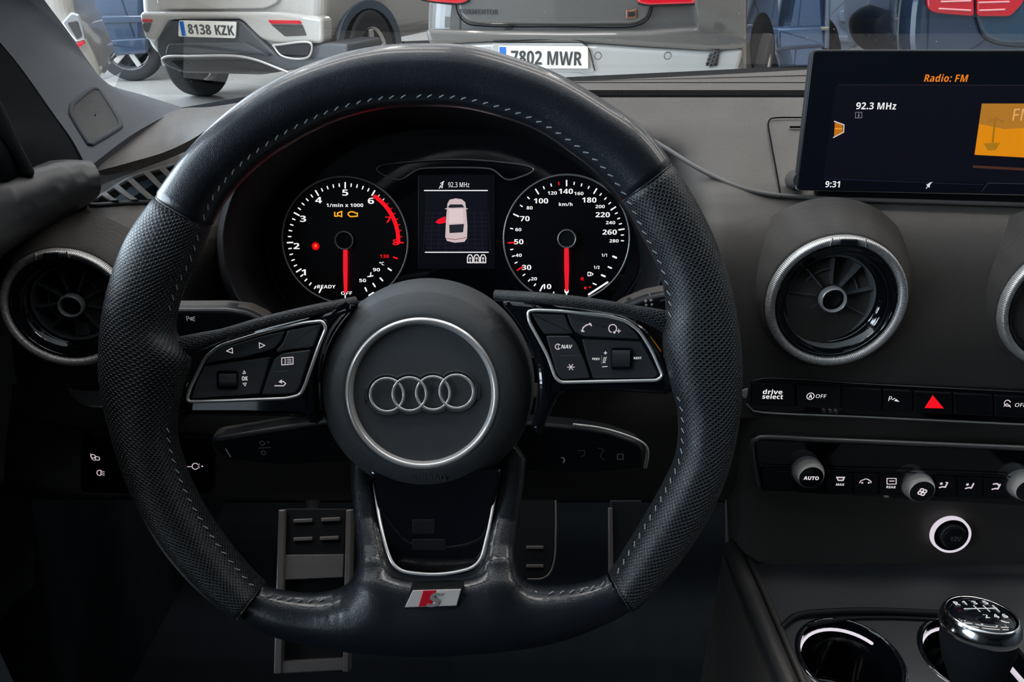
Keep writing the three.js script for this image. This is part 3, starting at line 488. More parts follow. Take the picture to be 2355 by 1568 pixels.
  for (const u of [1081, 1096, 1111]) { pc.line([[u - 6, 604], [u - 6, 592], [u - 3, 586], [u + 3, 586], [u + 6, 592], [u + 6, 604]], 2.2, W, true); pc.disc(u, 594, 3, '#cbb'); pc.fill([[u - 4, 604], [u, 597], [u + 4, 604]], '#cbb'); }
  slab(t, K, 'trip_display', [[962, 402], [1138, 402], [1138, 618], [962, 618]], -.0005, .0012, new THREE.MeshPhysicalMaterial({ color: C(.003, .003, .006), roughness: .35, emissive: 0xffffff, emissiveMap: pc.tex(), emissiveIntensity: lit(.9) }), { r: 3, bevel: .0002, pc });
  // moulded bracket line above the display
  tubePx(t, K, 'moulded_bracket', [[873, 382], [866, 389], [872, 396], [905, 411], [918, 413], [930, 409], [958, 391], [975, 387], [1120, 387], [1136, 391], [1162, 411], [1175, 413], [1190, 409], [1222, 396], [1228, 389], [1220, 383], [1150, 372], [1050, 366], [950, 371]], 1.9, .004, M.satin, { closed: true, n: 160 });
  for (const k of [0, 1]) { const u0 = k ? 1450 : 640; tubePx(t, K, 'bezel_line', k ? [[1478, 540], [1480, 590], [1466, 640], [1440, 680]] : [[640, 470], [622, 520], [618, 590], [632, 650], [655, 690]], 1.5, .006, M.black); }
}
// ================================================================== air vents
const knurl = dataTex(64, (x) => .5 + .5 * Math.sin(x * Math.PI * 2 * 4)); knurl.repeat.set(60, 1);
M.knurled = std({ color: C(.58, .57, .56), metalness: .65, roughness: .36, bumpMap: knurl, bumpScale: .0002 });
function vent(u, v, rpx, z, yaw, label, seed) {
  const p = new Plane(onZ(u, v, z), tilt(6, yaw)), R = p.len(rpx, u, v), t = thing('air_vent', label, 'air vent', 'round dashboard air vents', p.m);
  const lathe = (pts, seg = 96) => new THREE.LatheGeometry(pts.map(([a, b]) => new THREE.Vector2(a * R, b)), seg).rotateX(Math.PI / 2);
  const flip = g => g; // profile y runs along the vent's axis towards the cabin
  part(t, 'collar', flip(lathe([[1.40, -.040], [1.32, -.030], [1.24, -.020], [1.16, -.0105], [1.09, -.004], [1.04, -.0005], [1.01, .0008], [1.0, .0], [.99, -.004]])), M.dash);
  part(t, 'outer_ring', lathe([[.995, -.006], [1.0, .004], [.985, .0085], [.945, .0095], [.895, .008], [.872, .006], [.868, .0]]), M.knurled);
  part(t, 'gloss_ring', lathe([[.872, .003], [.85, .0055], [.825, .004], [.78, -.002], [.70, -.006], [.665, -.0065], [.655, -.012]]), M.piano);
  part(t, 'inner_ring', lathe([[.662, -.010], [.645, -.007], [.62, -.010], [.60, -.022], [.60, -.05]]), M.vane);
  part(t, 'duct', new THREE.CircleGeometry(R * .62, 48).translate(0, 0, -.05), M.gap);
  const NB = 9;
  for (let k = 0; k < NB; k++) {
    const a = (k + .35 + seed) / NB * Math.PI * 2, g = new THREE.BoxGeometry(R * .40, .0013, .012).translate(R * .41, 0, -.015); g.rotateZ(a); part(t, 'vane', g, M.vane);
    if (k % 2 === 0 || k === 3) { const L = Math.PI * 2 / NB, pts = []; for (let i = 0; i <= 8; i++) pts.push(V(R * .42 * Math.cos(a + L * i / 8), R * .42 * Math.sin(a + L * i / 8), -.014)); part(t, 'vane_bridge', tubeGeo(pts, .0009, { m: 6 }), M.vane); }
  }
  part(t, 'tongue', slabGeo(rounded([[-.09, -.36], [.09, -.36], [.11, -.60], [-.11, -.60]].map(([a, b]) => new THREE.Vector2(a * R, b * R)), R * .05), -.02, -.011, .001), M.vane);
  const kn = part(t, 'centre_knob', lathe([[0, -.008], [.14, -.008], [.15, -.003], [.16, -.012], [.17, -.03]], 48), M.black);
  part(kn, 'knob_ring', lathe([[.155, -.006], [.162, .0005], [.185, .001], [.2, -.002], [.2, -.006]], 48), M.chrome);
  part(t, 'pull_tab', slabGeo(rounded([[-.115, .965], [.115, .965], [.14, .865], [-.14, .865]].map(([a, b]) => new THREE.Vector2(a * R, b * R)), R * .02), .004, .0105, .001), M.black);
  for (const s of [-1, 1]) part(t, 'ring_notch', slabGeo([[.22, .985], [.235, .98], [.255, .86], [.24, .86]].map(([a, b]) => new THREE.Vector2(s * a * R, b * R)).sort(() => 0), .0085, .0098, .0003), M.satin);
  return t;
}
vent(161, 705, 152, -.548, 10, 'round air vent with silver ring at the door end of the dashboard', .2);
vent(1918, 691, 160, -.580, -4, 'round air vent with silver ring below the infotainment screen edge', 0);
vent(2452, 702, 160, -.580, -4, 'round air vent with silver ring on the passenger side of the centre', .5);
// ================================================================== infotainment screen
{
  const S = new Plane(onZ(1850, 437, -.640), tilt(13, -2));
  const t = thing('infotainment_screen', 'thin upright dashboard screen showing the radio frequency', 'screen', null, S.m);
  const out = [[1868, 114], [2520, 114], [2545, 452], [1831, 437]];
  slab(t, S, 'housing', out, -.010, -.001, M.black, { r: 12, bevel: .0015 });
  slab(t, S, 'silver_edge', [[1868, 114], [2522, 114], [2548, 454], [1830, 438]], -.006, -.002, M.satin, { r: 12, bevel: .001 });
  const pc = new Print(S, 0, [1825, 108, 2425, 458], 1400, '#03050a');
  pc.fill([[1922, 195], [2425, 195], [2425, 424], [1893, 412]], '#0a0a14'); pc.line([[1930, 195], [2425, 196]], 1.5, '#2a2230');
  pc.text('Radio: FM', 2176, 180, 15, { color: '#ff8a1c', weight: 'bold', wide: .97, skew: -.12 });
  pc.text('92.3 MHz', 2015, 244, 14.5, { weight: 'bold', wide: 1.02 });
  pc.line([[1968, 258], [1982, 258], [1982, 271], [1967, 271]], 1.3, '#8f8f98', true); pc.text('i', 1975, 265, 8, { color: '#c0c0c8' });
  pc.fill([[1920, 280], [1938, 286], [1938, 305], [1918, 315]], '#c8750f'); pc.line([[1919, 279], [1941, 287], [1940, 304], [1917, 316]], 2.6, '#d9d0cc'); pc.line([[1920, 296], [1937, 296]], 2, '#ffb040');
  { const g = pc.g; pc.fill([[2258, 238], [2425, 238], [2425, 366], [2241, 356]], '#e8900a'); pc.fill([[2258, 238], [2425, 238], [2425, 290], [2310, 297], [2252, 285]], '#b87a28'); pc.text('FM', 2352, 264, 25, { color: '#e8b878', weight: '' }); pc.line([[2289, 270], [2282, 335]], 4, '#a8700f'); pc.fill([[2262, 330], [2300, 328], [2290, 345], [2272, 346]], '#b07a14'); pc.arc(2290, 300, 26, 50, 130, 4, '#a8702a'); }
  pc.fill([[2238, 380], [2425, 390], [2425, 396], [2237, 386]], '#4a2c1c');
  pc.line([[1895, 411], [2240, 424], [2262, 424]], 1.2, '#20243a'); pc.line([[2258, 440], [2272, 421], [2425, 424]], 1.2, '#3a3c50');
  pc.text('9:31', 1916, 424, 14, { weight: 'bold', wide: .95 });
  pc.fill([[2130, 424], [2134, 423], [2140, 418], [2138, 432], [2133, 429]], '#e6e6ee'); pc.line([[2130, 433], [2143, 419]], 2, '#e6e6ee');
  slab(t, S, 'screen_glass', [[1871, 117], [2518, 117], [2542, 450], [1834, 435]], -.002, 0, new THREE.MeshPhysicalMaterial({ color: C(.004, .005, .008), roughness: .28, emissive: 0xffffff, emissiveMap: pc.tex(), emissiveIntensity: lit(.85) }), { r: 10, bevel: .0004, pc });
  const hb = new THREE.CylinderGeometry(.008, .009, .02, 28).rotateX(Math.PI / 2); const q = S.p(1838, 414, -.012); hb.translate(q.x, q.y, -.014); inPlane(t, S, 'hinge', hb, M.dash);
  slab(t, S, 'foot', [[1880, 436], [2500, 445], [2500, 475], [1880, 462]], -.03, -.008, M.black, { r: 6 });
}
// ================================================================== switch strip under the vents
{
  const p = new Plane(onZ(1900, 915, -.574), tilt(6, -2)), t = thing('switch_strip', 'black strip of dashboard switches with a red hazard triangle button', 'switch panel', null, p.m);
  const y0 = u => 871 + (u - 1740) * .051, y1 = u => 944 + (u - 1740) * .0475;
  slab(t, p, 'strip_base', [[1719, 905], [1736, y0(1736)], [2560, y0(2560)], [2560, y1(2560)], [1732, y1(1732)], [1719, 925]], -.008, .001, M.piano, { r: 14, bevel: .001 });
  tubePx(t, p, 'chrome_line', [[1718, 930], [1728, 943], [1745, y1(1745) + 3], [2000, y1(2000) + 3], [2300, y1(2300) + 3], [2560, y1(2560) + 3]], 2.6, .002, M.satin);
  tubePx(t, p, 'upper_line', [[1722, 892], [1732, 876], [1748, y0(1748) - 1], [2000, y0(2000) - 1], [2300, y0(2300) - 1], [2560, y0(2560) - 1]], 1.2, .002, M.darkMetal);
  slab(t, p, 'end_cap', [[1706, 897], [1722, 893], [1720, 908], [1716, 918], [1707, 914]], -.002, .004, M.chrome, { r: 4, bevel: .001 });
  const pc = new Print(p, .0045, [1700, 860, 2400, 990], 2000), w = '#f4e6f0';
  pc.text('drive', 1777, 901, 11.5, { wide: 1.18 }); pc.text('select', 1777, 912, 11.5, { wide: 1.06 });
  pc.disc(1864, 911, 8, w, 2); pc.text('A', 1864, 911.5, 9); pc.text('OFF', 1888, 911, 9.5, { weight: '', wide: 1.1 });
  pc.text('P', 2047, 917, 12, { weight: '' }); pc.line([[2052, 919], [2058, 916]], 2); pc.fill([[2056, 922], [2069, 924], [2061, 917]], w);
  pc.fill([[2145, 908], [2171, 939], [2126, 938]], '#ff1020'); pc.line([[2130, y0(2130) + 2], [2146, y0(2146) + 2]], 2.4, '#ff3040');
  pc.arc(2317, 927, 7, 20, 320, 2, w); pc.line([[2309, 934], [2316, 928], [2324, 936]], 2, w); pc.text('OFF', 2347, 931, 10, { weight: '', wide: 1.1 });
  const bm = new THREE.MeshPhysicalMaterial({ color: C(.010, .011, .014), roughness: .25, emissive: 0xffffff, emissiveMap: pc.tex(), emissiveIntensity: lit(.9) });
  for (const [a, b] of [[1728, 1828], [1831, 1934], [1937, 2028], [2031, 2098], [2102, 2190], [2194, 2284], [2288, 2420], [2424, 2540]])
    slab(t, p, 'lighted_button', [[a, y0(a) + 10], [b, y0(b) + 10], [b, y1(b) - 12], [a, y1(a) - 12]], 0, .0045, bm, { r: 3, bevel: .0012, pc });
}
// ================================================================== climate controls
{
  const p = new Plane(onZ(2000, 1090, -.558), tilt(4, -2)), t = thing('climate_panel', 'black climate control panel with silver dials and a grey trim frame', 'control panel', null, p.m);
  const ty = u => 1005 + (u - 1745) * .041;
  slab(t, p, 'panel_base', [[1735, 1010], [2560, 1043], [2560, 1175], [1752, 1130]], -.012, -.002, M.piano, { r: 10, bevel: .001 });
  tubePx(t, p, 'trim_frame', [[1742, 1115], [1734, 1075], [1729, 1035], [1730, 1016], [1737, 1008], [1752, ty(1752)], [1900, ty(1900)], [2100, ty(2100)], [2300, ty(2300)], [2560, ty(2560)]], 6, .001, M.darkMetal, { m: 10 });
  const pc = new Print(p, .002, [1740, 1070, 2400, 1160], 2000), w = '#e6d8e2';
  pc.fill([[1922, 1096], [1944, 1096], [1940, 1106], [1927, 1106]], w); pc.fill([[1927, 1099], [1939, 1099], [1937, 1103], [1929, 1103]], '#222'); pc.text('MAX', 1932, 1114, 6.5);
  pc.line([[1977, 1110], [1980, 1105], [1986, 1103], [1990, 1101], [1996, 1102], [2003, 1107], [2003, 1110]], 2.6, w); pc.disc(1983, 1110, 2.4, w); pc.disc(1998, 1110, 2.4, w);
  pc.line([[2040, 1100], [2061, 1100], [2061, 1113], [2040, 1113]], 2.4, w, true); pc.line([[2046, 1106], [2056, 1106]], 3, w); pc.text('REAR', 2049, 1120, 6.5);
  for (const [u, v, k] of [[2170, 1117, 0], [2230, 1119, 1], [2291, 1121, 2]]) { pc.line([[u - 9, v + 4], [u - 2, v + 2], [u + 4, v + 3], [u + 9, v - 7]], 4, w); if (k < 2) pc.disc(u - 5, v - 5, 3.4, w); else pc.line([[u - 6, v - 8], [u + 2, v - 9], [u + 8, v - 4]], 4, w); if (k === 0) pc.disc(u + 6, v - 8, 1.6, w); }
  const bm = new THREE.MeshPhysicalMaterial({ color: C(.006, .007, .010), roughness: .28, emissive: 0xffffff, emissiveMap: pc.tex(), emissiveIntensity: lit(.8) });
  for (const [a, b] of [[1752, 1822], [1902, 1960], [1962, 2020], [2022, 2078], [2152, 2200], [2202, 2260], [2262, 2320]])
    slab(t, p, 'lighted_button', [[a, 1082 + (a - 1752) * .035], [b, 1082 + (b - 1752) * .035], [b, 1130 + (b - 1752) * .035], [a, 1130 + (a - 1752) * .035]], -.004, .002, bm, { r: 4, bevel: .001, pc });
  tubePx(t, p, 'panel_ledge', [[1760, 1076], [1900, 1081], [2080, 1086], [2300, 1095], [2500, 1102]], 1.3, .0015, M.black);
  for (const [u, v, label] of [[1866, 1098, 'AUTO'], [2121, 1131, 'fan'], [2366, 1128, '']]) {
    const q = p.p(u, v, .013), r = p.len(28, u, v, .013), k = part(t, 'dial', new THREE.LatheGeometry([[0, .013], [r * .95, .013], [r, .0125], [r * 1.02, .011]].map(a => new THREE.Vector2(...a)), 48).rotateX(Math.PI / 2), M.piano);
    k.position.set(q.x, q.y, 0);
    part(k, 'dial_ring', new THREE.LatheGeometry([[r * 1.0, .0128], [r * 1.06, .0125], [r * 1.2, .009], [r * 1.27, .005], [r * 1.25, .0], [r * 1.25, -.003]].map(a => new THREE.Vector2(...a)), 64).rotateX(Math.PI / 2), M.knurled);
    const wm = glow(.95, .88, .92, .8);
    if (label === 'AUTO') part(k, 'symbol_light', textGeo('AUTO', r * .34, .0003).translate(0, -r * .05, .013), wm);
    if (label === 'fan') for (let i = 0; i < 4; i++) { const g = new THREE.TorusGeometry(r * .15, r * .05, 6, 20).translate(r * .2, 0, .0132); g.rotateZ(i * Math.PI / 2 + .4); part(k, 'symbol_light', g, wm); }
  }
}
{ // power socket with a lit ring
  const p = new Plane(onZ(2187, 1230, -.560), tilt(14, -3)), t = thing('power_socket', 'round power socket with a white lit ring and black plug', 'socket', null, p.m), R = p.len(46, 2187, 1230);
  const L = (pts) => new THREE.LatheGeometry(pts.map(([a, b]) => new THREE.Vector2(a * R, b)), 64).rotateX(Math.PI / 2);
  part(t, 'light_ring', L([[.86, -.001], [.88, .0015], [.93, .002], [.98, .0012], [1.0, -.003]]), glow(.90, .82, .93, .78));
  part(t, 'socket_well', L([[.85, .001], [.82, -.02], [.0, -.02]]), M.black);
  const q = p.p(2198, 1239, .010), pg = part(t, 'plug', new THREE.LatheGeometry([[0, .010], [.54, .010], [.58, .0085], [.60, .004], [.62, -.02]].map(([a, b]) => new THREE.Vector2(a * R, b)), 48).rotateX(Math.PI / 2), M.black); pg.position.set(q.x, q.y, 0);
  part(pg, 'plug_rim', new THREE.TorusGeometry(R * .6, R * .03, 8, 48).translate(0, 0, .006), M.darkMetal);
  part(pg, 'lettering', textGeo('12V', R * .24, .0003).translate(0, 0, .010), M.vane);
}
{ // gear lever
  const c = onY(2255, 1428, .705), ax = V(-.02, Math.cos(.24), -Math.sin(.24)), p = new Plane(c, ax, V(0, 0, -1));
  const t = thing('gear_lever', 'gear lever with a chrome ringed glossy knob and black gaiter', 'gear lever', null, p.m), R = p.len(86, 2255, 1428);
  const L = (pts, n = 64) => new THREE.LatheGeometry(pts.map(([a, b]) => new THREE.Vector2(a * R, b)), n).rotateX(Math.PI / 2);
  part(t, 'chrome_ring', L([[.83, .006], [.87, .0068], [.94, .004], [1.0, -.001], [1.0, -.004], [.96, -.007], [.90, -.008]]), M.mirror);
  part(t, 'knob_cap', L([[0, .0095], [.3, .0092], [.6, .008], [.78, .006], [.82, .003]]), M.piano);
  part(t, 'knob_body', L([[.93, -.006], [.92, -.02], [.80, -.035], [.6, -.05], [.45, -.06]]), M.blackMatt);
  part(t, 'gaiter', L([[.45, -.055], [.6, -.07], [.9, -.085], [1.3, -.105], [1.7, -.12]]), M.blackMatt);
  const lg = std({ color: C(.75, .75, .75), roughness: .4 });
  const gp = [['R', -.52, .34], ['1', -.30, .36], ['3', -.02, .36], ['5', .28, .36], ['2', -.08, -.26], ['4', .18, -.26], ['6', .42, -.26]];
  for (const [s, x, y] of gp) part(t, 'lettering', textGeo(s, R * .17, .0005).translate(x * R + R * .03, y * R, .0088), lg);
  part(t, 'gate_line', new THREE.BoxGeometry(R * .9, R * .035, .0006).translate(0, R * .07, .0093), lg);
  for (const x of [-.1, .16, .42]) part(t, 'gate_line', new THREE.BoxGeometry(R * .03, R * .3, .0006).translate(x * R, R * .07, .0092), lg);
  const s = onY(2338, 1556, .615); inWorld(t, 'light_strip', tubeGeo([V(s.x, s.y, s.z - .008), V(s.x + .003, s.y, s.z + .012)], .0022), glow(.93, .85, .95, .7));
}
// ================================================================== steering wheel
{
  const o = ray(967, 850).multiplyScalar(.43).add(EYE), W = new Plane(o, tilt(22));
  const t = thing('steering_wheel', 'black leather flat bottomed steering wheel with chrome rings on its hub', 'steering wheel', null, W.m);
  const pairs = [[968, 103, 968, 243], [1080, 108, 1060, 247], [1190, 137, 1150, 268], [1290, 176, 1235, 300], [1390, 234, 1310, 348], [1480, 297, 1375, 400], [1545, 378, 1432, 463], [1603, 470, 1478, 545], [1652, 575, 1515, 620], [1685, 685, 1532, 700], [1701, 790, 1525, 790], [1704, 880, 1542, 880], [1697, 970, 1560, 950], [1675, 1070, 1557, 1040], [1640, 1160, 1528, 1110], [1592, 1242, 1487, 1183], [1528, 1325, 1442, 1258], [1455, 1398, 1402, 1318], [1360, 1445, 1335, 1343], [1245, 1480, 1235, 1350], [1110, 1497, 1110, 1350], [968, 1503, 968, 1350], [830, 1497, 835, 1352], [715, 1480, 735, 1367], [625, 1457, 655, 1361], [553, 1416, 604, 1346], [468, 1352, 556, 1296], [392, 1270, 508, 1235], [335, 1180, 460, 1160], [290, 1080, 425, 1085], [256, 970, 402, 1000], [236, 870, 410, 915], [235, 790, 436, 826], [244, 715, 400, 762], [263, 635, 414, 680], [298, 545, 452, 600], [363, 450, 482, 522], [440, 345, 520, 455], [530, 258, 585, 385], [640, 183, 672, 325], [760, 135, 772, 276], [865, 110, 871, 250]];
  const N = pairs.length, curve = k => new THREE.CatmullRomCurve3(pairs.map(a => { const q = W.p(a[k], a[k + 1], 0); return V(q.x, q.y, 0); }), true, 'catmullrom', .5);
  const oc = curve(0), ic = curve(2), B = .0165;
  const at = s => { const f = (((s / N) % 1) + 1) % 1, a = oc.getPoint(f), b = ic.getPoint(f); return { c: a.clone().add(b).multiplyScalar(.5), d: a.clone().sub(b).normalize(), w: a.distanceTo(b) / 2 }; };
  function rimPiece(name, mat, s0, s1, label) {
    const n = Math.round((s1 - s0) * 10), m = 56, pos = [], uv = [], idx = []; let len = 0, last = null; const L = [];
    for (let i = 0; i <= n; i++) { const q = at(s0 + (s1 - s0) * i / n); if (last) len += q.c.distanceTo(last); last = q.c; L.push([q, len]); }
    for (const [q, l] of L) {
      const e = Math.min(l, len - l), k = 1 - .10 * Math.exp(-((e / .0011) ** 2)), b = B * (1 + .12 * THREE.MathUtils.clamp((q.w - .019) / .01, 0, 1)) * k, a = q.w * (k + (1 - k) * .4);
      for (let j = 0; j <= m; j++) { const th = j / m * Math.PI * 2, cx = Math.cos(th), sx = Math.sin(th), ce = Math.sign(cx) * Math.abs(cx) ** .92, se = Math.sign(sx) * Math.abs(sx) ** .92; pos.push(q.c.x + q.d.x * a * ce, q.c.y + q.d.y * a * ce, b * se); uv.push(l, th * .0195); }
    }
    for (let i = 0; i < n; i++) for (let j = 0; j < m; j++) { const a = i * (m + 1) + j, b = a + m + 1; idx.push(a, b, a + 1, b, b + 1, a + 1); }
    const g = new THREE.BufferGeometry(); g.setAttribute('position', new THREE.Float32BufferAttribute(pos, 3)); g.setAttribute('uv', new THREE.Float32BufferAttribute(uv, 2)); g.setIndex(idx); g.computeVertexNormals();
    return part(t, name, g, mat, label);
  }
  rimPiece('rim_leather', M.leather, 36 - N, 6, 'smooth leather upper arc of the rim');
  rimPiece('rim_grip', M.perf, 6, 17, 'perforated leather grip');
  rimPiece('rim_grip', M.perf, 25, 36, 'perforated leather grip');
  for (const s of [6, 17, 25, 36]) { const q = at(s), pts = []; for (let j = 0; j < 40; j++) { const th = j / 40 * Math.PI * 2; pts.push(V(q.c.x + q.d.x * q.w * .955 * Math.cos(th), q.c.y + q.d.y * q.w * .955 * Math.cos(th), B * .95 * Math.sin(th))); } part(t, 'seam', tubeGeo(pts, .0006, { closed: true, n: 80, m: 6 }), M.leather); }
  // stitches along the inner face
  const sg = new THREE.CapsuleGeometry(.00042, .0026, 3, 6), path = []; let acc = 0, prev = null, next = 0;
  for (let i = 0; i <= N * 60; i++) { const s = i / 60, q = at(s), near = k => THREE.MathUtils.smoothstep(Math.min(Math.abs(s - k), Math.abs(s - k - N), Math.abs(s - k + N)), 4.5, 7), e = .80 + .13 * near(0), p = q.c.clone().addScaledVector(q.d, -q.w * e).setZ(B * 1.02 * Math.sqrt(1 - e * e)); if (prev) acc += p.distanceTo(prev); if (acc >= next && prev && i < N * 60 - 20) { next += .0062; const skip = (s > 9.3 && s < 11.2) || (s > 18.9 && s < 22.7) || (s > 30.4 && s < 33.4) || [6, 17, 25, 36].some(k => Math.abs(s - k) < .12); if (!skip) path.push([p, p.clone().sub(prev).normalize(), q]); } prev = p; }
  for (const [p, tg, q] of path) { const m = part(t, 'stitch', sg, M.thread); const dir = tg.clone().multiplyScalar(.82).addScaledVector(q.d, .42).add(V(0, 0, .2)).normalize(); m.quaternion.setFromUnitVectors(V(0, 1, 0), dir); m.position.copy(p).addScaledVector(q.d, -.0004).add(V(0, 0, .0004)); }
  // perforated upper edges of the side spokes
  const edge = (list, r, h) => { const k = W.len(1, 800, 700, h), pts = list.map(([u, v, dh]) => { const q = W.p(u, v, h + dh); return V(q.x, q.y, h + dh); }), g = tubeGeo(pts, s => r(s) * k, { n: 60, m: 20, caps: false }); const u = g.attributes.uv; for (let i = 0; i < u.count; i++) u.setXY(i, u.getX(i) * .11, u.getY(i) * .05); part(t, 'spoke_edge', g, M.perf); };
  edge([[375, 812, -.006], [415, 800, -.003], [460, 785, -.001], [530, 764, -.001], [620, 738, -.003], [720, 714, -.009], [818, 694, -.024]], s => 38 - 24 * Math.min(1, s * 3) ** .7, -.002);
  edge([[1592, 770, -.006], [1550, 748, -.003], [1505, 730, -.001], [1440, 713, -.001], [1360, 699, -.003], [1260, 687, -.009], [1140, 679, -.024]], s => 42 - 28 * Math.min(1, s * 3) ** .7, -.002);
  // gloss black spoke plates
  slab(t, W, 'spoke_plate', [[806, 700], [720, 725], [600, 756], [515, 785], [466, 818], [425, 880], [408, 940], [420, 958], [560, 958], [700, 962], [731, 983], [719, 938], [717, 893], [719, 848], [730, 805], [750, 762], [778, 726], [808, 704]], -.030, -.010, M.piano, { r: 20, bevel: .004, seg: 4 });
  slab(t, W, 'spoke_plate', [[1148, 690], [1230, 697], [1350, 708], [1436, 724], [1488, 757], [1530, 815], [1556, 880], [1548, 910], [1400, 900], [1290, 905], [1262, 960], [1245, 1005], [1222, 991], [1235, 938], [1238, 893], [1235, 848], [1224, 805], [1204, 762], [1176, 724]], -.030, -.010, M.piano, { r: 20, bevel: .004, seg: 4 });
  // lower twin spoke and its gloss insert
  { // flat bottom of the rim, both legs and the web between them: one continuous leather moulding
    const seg = [], K1 = 1.13, P3 = (u, v, h) => { const q = W.p(u, v, h); return [q.x, q.y, h * K1]; }, R1 = (r, u, v) => W.len(r, u, v, 0);
    const chain = list => { for (let i = 1; i < list.length; i++) seg.push([list[i - 1], list[i]]); };
    const rimL = []; for (let i = 0; i <= 48; i++) { const q = at(16.4 + 9.2 * i / 48); rimL.push([[q.c.x, q.c.y, 0], q.w * .985]); }
    const groups = [rimL, [[833, 1050, -.036, 28], [834, 1120, -.028, 28], [845, 1200, -.019, 31], [857, 1262, -.010, 35], [862, 1305, -.004, 42], [858, 1345, 0, 46], [850, 1390, 0, 52]].map(([u, v, h, r]) => [P3(u, v, h), R1(r, u, v)]), [[1186, 1000, -.040, 32], [1177, 1110, -.028, 30], [1161, 1200, -.019, 32], [1149, 1262, -.010, 36], [1146, 1305, -.004, 43], [1150, 1345, 0, 46], [1158, 1390, 0, 52]].map(([u, v, h, r]) => [P3(u, v, h), R1(r, u, v)]), [[890, 1372, .003, 44], [1005, 1376, .0035, 46], [1120, 1372, .003, 44]].map(([u, v, h, r]) => [P3(u, v, h), R1(r, u, v)])];
    const dist = (p, g) => { let m = 9; for (let i = 1; i < g.length; i++) { const [a, ra] = g[i - 1], [b, rb] = g[i], dx = b[0] - a[0], dy = b[1] - a[1], dz = b[2] - a[2], px_ = p[0] - a[0], py = p[1] - a[1], pz = p[2] - a[2], k = Math.max(0, Math.min(1, (px_ * dx + py * dy + pz * dz) / (dx * dx + dy * dy + dz * dz))), d = Math.hypot(px_ - k * dx, py - k * dy, pz - k * dz) - (ra + (rb - ra) * k); if (d < m) m = d; } return m; };
    const smin = (a, b, k) => { const h = Math.max(k - Math.abs(a - b), 0) / k; return Math.min(a, b) - h * h * k * .25; };
    const cut = [[17, 1], [25, -1]].map(([s, g]) => { const q = at(s), n = at(s + .02).c.sub(at(s - .02).c).normalize().multiplyScalar(-g); return [q.c, n]; });
    const RES = 132, c0 = [.009, -.112, -.010], half = [.128, .072, .040], mc = new MarchingCubes(RES, M.leather, false, false, 200000); mc.isolation = 0;
    for (let z = 0; z < RES; z++) for (let y = 0; y < RES; y++) for (let x = 0; x < RES; x++) {
      const p = [c0[0] + half[0] * (x - RES / 2) / (RES / 2), c0[1] + half[1] * (y - RES / 2) / (RES / 2), (c0[2] + half[2] * (z - RES / 2) / (RES / 2)) * K1];
      let d = dist(p, groups[0]); for (let g = 1; g < 4; g++) d = smin(d, dist(p, groups[g]), .014);
      for (const [o, n] of cut) d = Math.max(d, (p[0] - o.x) * n.x + (p[1] - o.y) * n.y + .0006);
      mc.field[x + y * RES + z * RES * RES] = -d * 1000;
    }
    mc.update();
    const n = mc.count ?? mc.geometry.drawRange.count, pos = new Float32Array(n * 3); for (let i = 0; i < n; i++) for (let k = 0; k < 3; k++) pos[3 * i + k] = c0[k] + half[k] * mc.positionArray[3 * i + k];
    let g = new THREE.BufferGeometry(); g.setAttribute('position', new THREE.BufferAttribute(pos, 3)); g = mergeVertices(g, 1e-6); g.computeVertexNormals(); pull(g);
    part(t, 'lower_spoke', g, M.leather, 'smooth leather flat bottom with twin spokes');
  }
  slab(t, W, 'gloss_insert', [[850, 1080], [1155, 1080], [1128, 1200], [1114, 1275], [1085, 1318], [1005, 1330], [930, 1322], [890, 1290]], -.040, -.012, M.piano, { r: 14, bevel: .002 });
  tubePx(t, W, 'chrome_trim', [[861, 1110, -.030], [868, 1165, -.022], [880, 1225, -.011], [893, 1272, -.004], [905, 1297, -.001], [925, 1312], [965, 1319], [1010, 1320], [1055, 1314], [1088, 1303], [1105, 1285, -.002], [1117, 1245, -.008], [1130, 1185, -.018], [1143, 1110, -.030]], 3.8, .0085, M.chrome, { n: 120 });
  for (const [a, b, c, d] of [[948, 1195, 1000, 1228], [948, 1240, 1025, 1266]]) slab(t, W, 'slot', [[a, b], [c, b], [c, d], [a, d]], -.013, -.0112, M.black, { r: 3, bevel: .0004 });
  // airbag cover
  const hc = W.p(970, 906, -.006), L = pts => new THREE.LatheGeometry(pts.map(a => new THREE.Vector2(...a)), 128).rotateX(Math.PI / 2), k = W.len(1, 970, 906, -.006), rr = 165 * k;
  const hub = part(t, 'airbag_cover', pull(L([[0, -.0078], [rr * .6, -.0078], [rr * .97, -.0085], [rr, -.009], [rr * 1.06, -.0065], [rr * 1.14, -.0072], [rr * 1.28, -.0098], [rr * 1.42, -.0155], [rr * 1.52, -.0235], [rr * 1.58, -.034], [rr * 1.60, -.045]])), M.hub); hub.position.set(hc.x, hc.y, 0);
  part(t, 'hub_ring', L([[rr * .965, -.0088], [rr * .985, -.0062], [rr * 1.02, -.0046], [rr * 1.055, -.0054], [rr * 1.085, -.008]]), M.chrome).position.set(hc.x, hc.y, 0);
  // emblem of four linked rings lying in a shallow dish
  const em = [[890, 908], [942, 906], [996, 904], [1050, 900]], er = 38.5 * k;
  em.forEach(([u, v], i) => { const q = W.p(u, v, -.006); const g = new THREE.TorusGeometry(er, 3.1 * k, 12, 72); const m = part(t, 'emblem_ring', g, M.chrome); m.position.set(q.x, q.y, -.0058 + (i % 2) * .0003); m.scale.z = .7; });
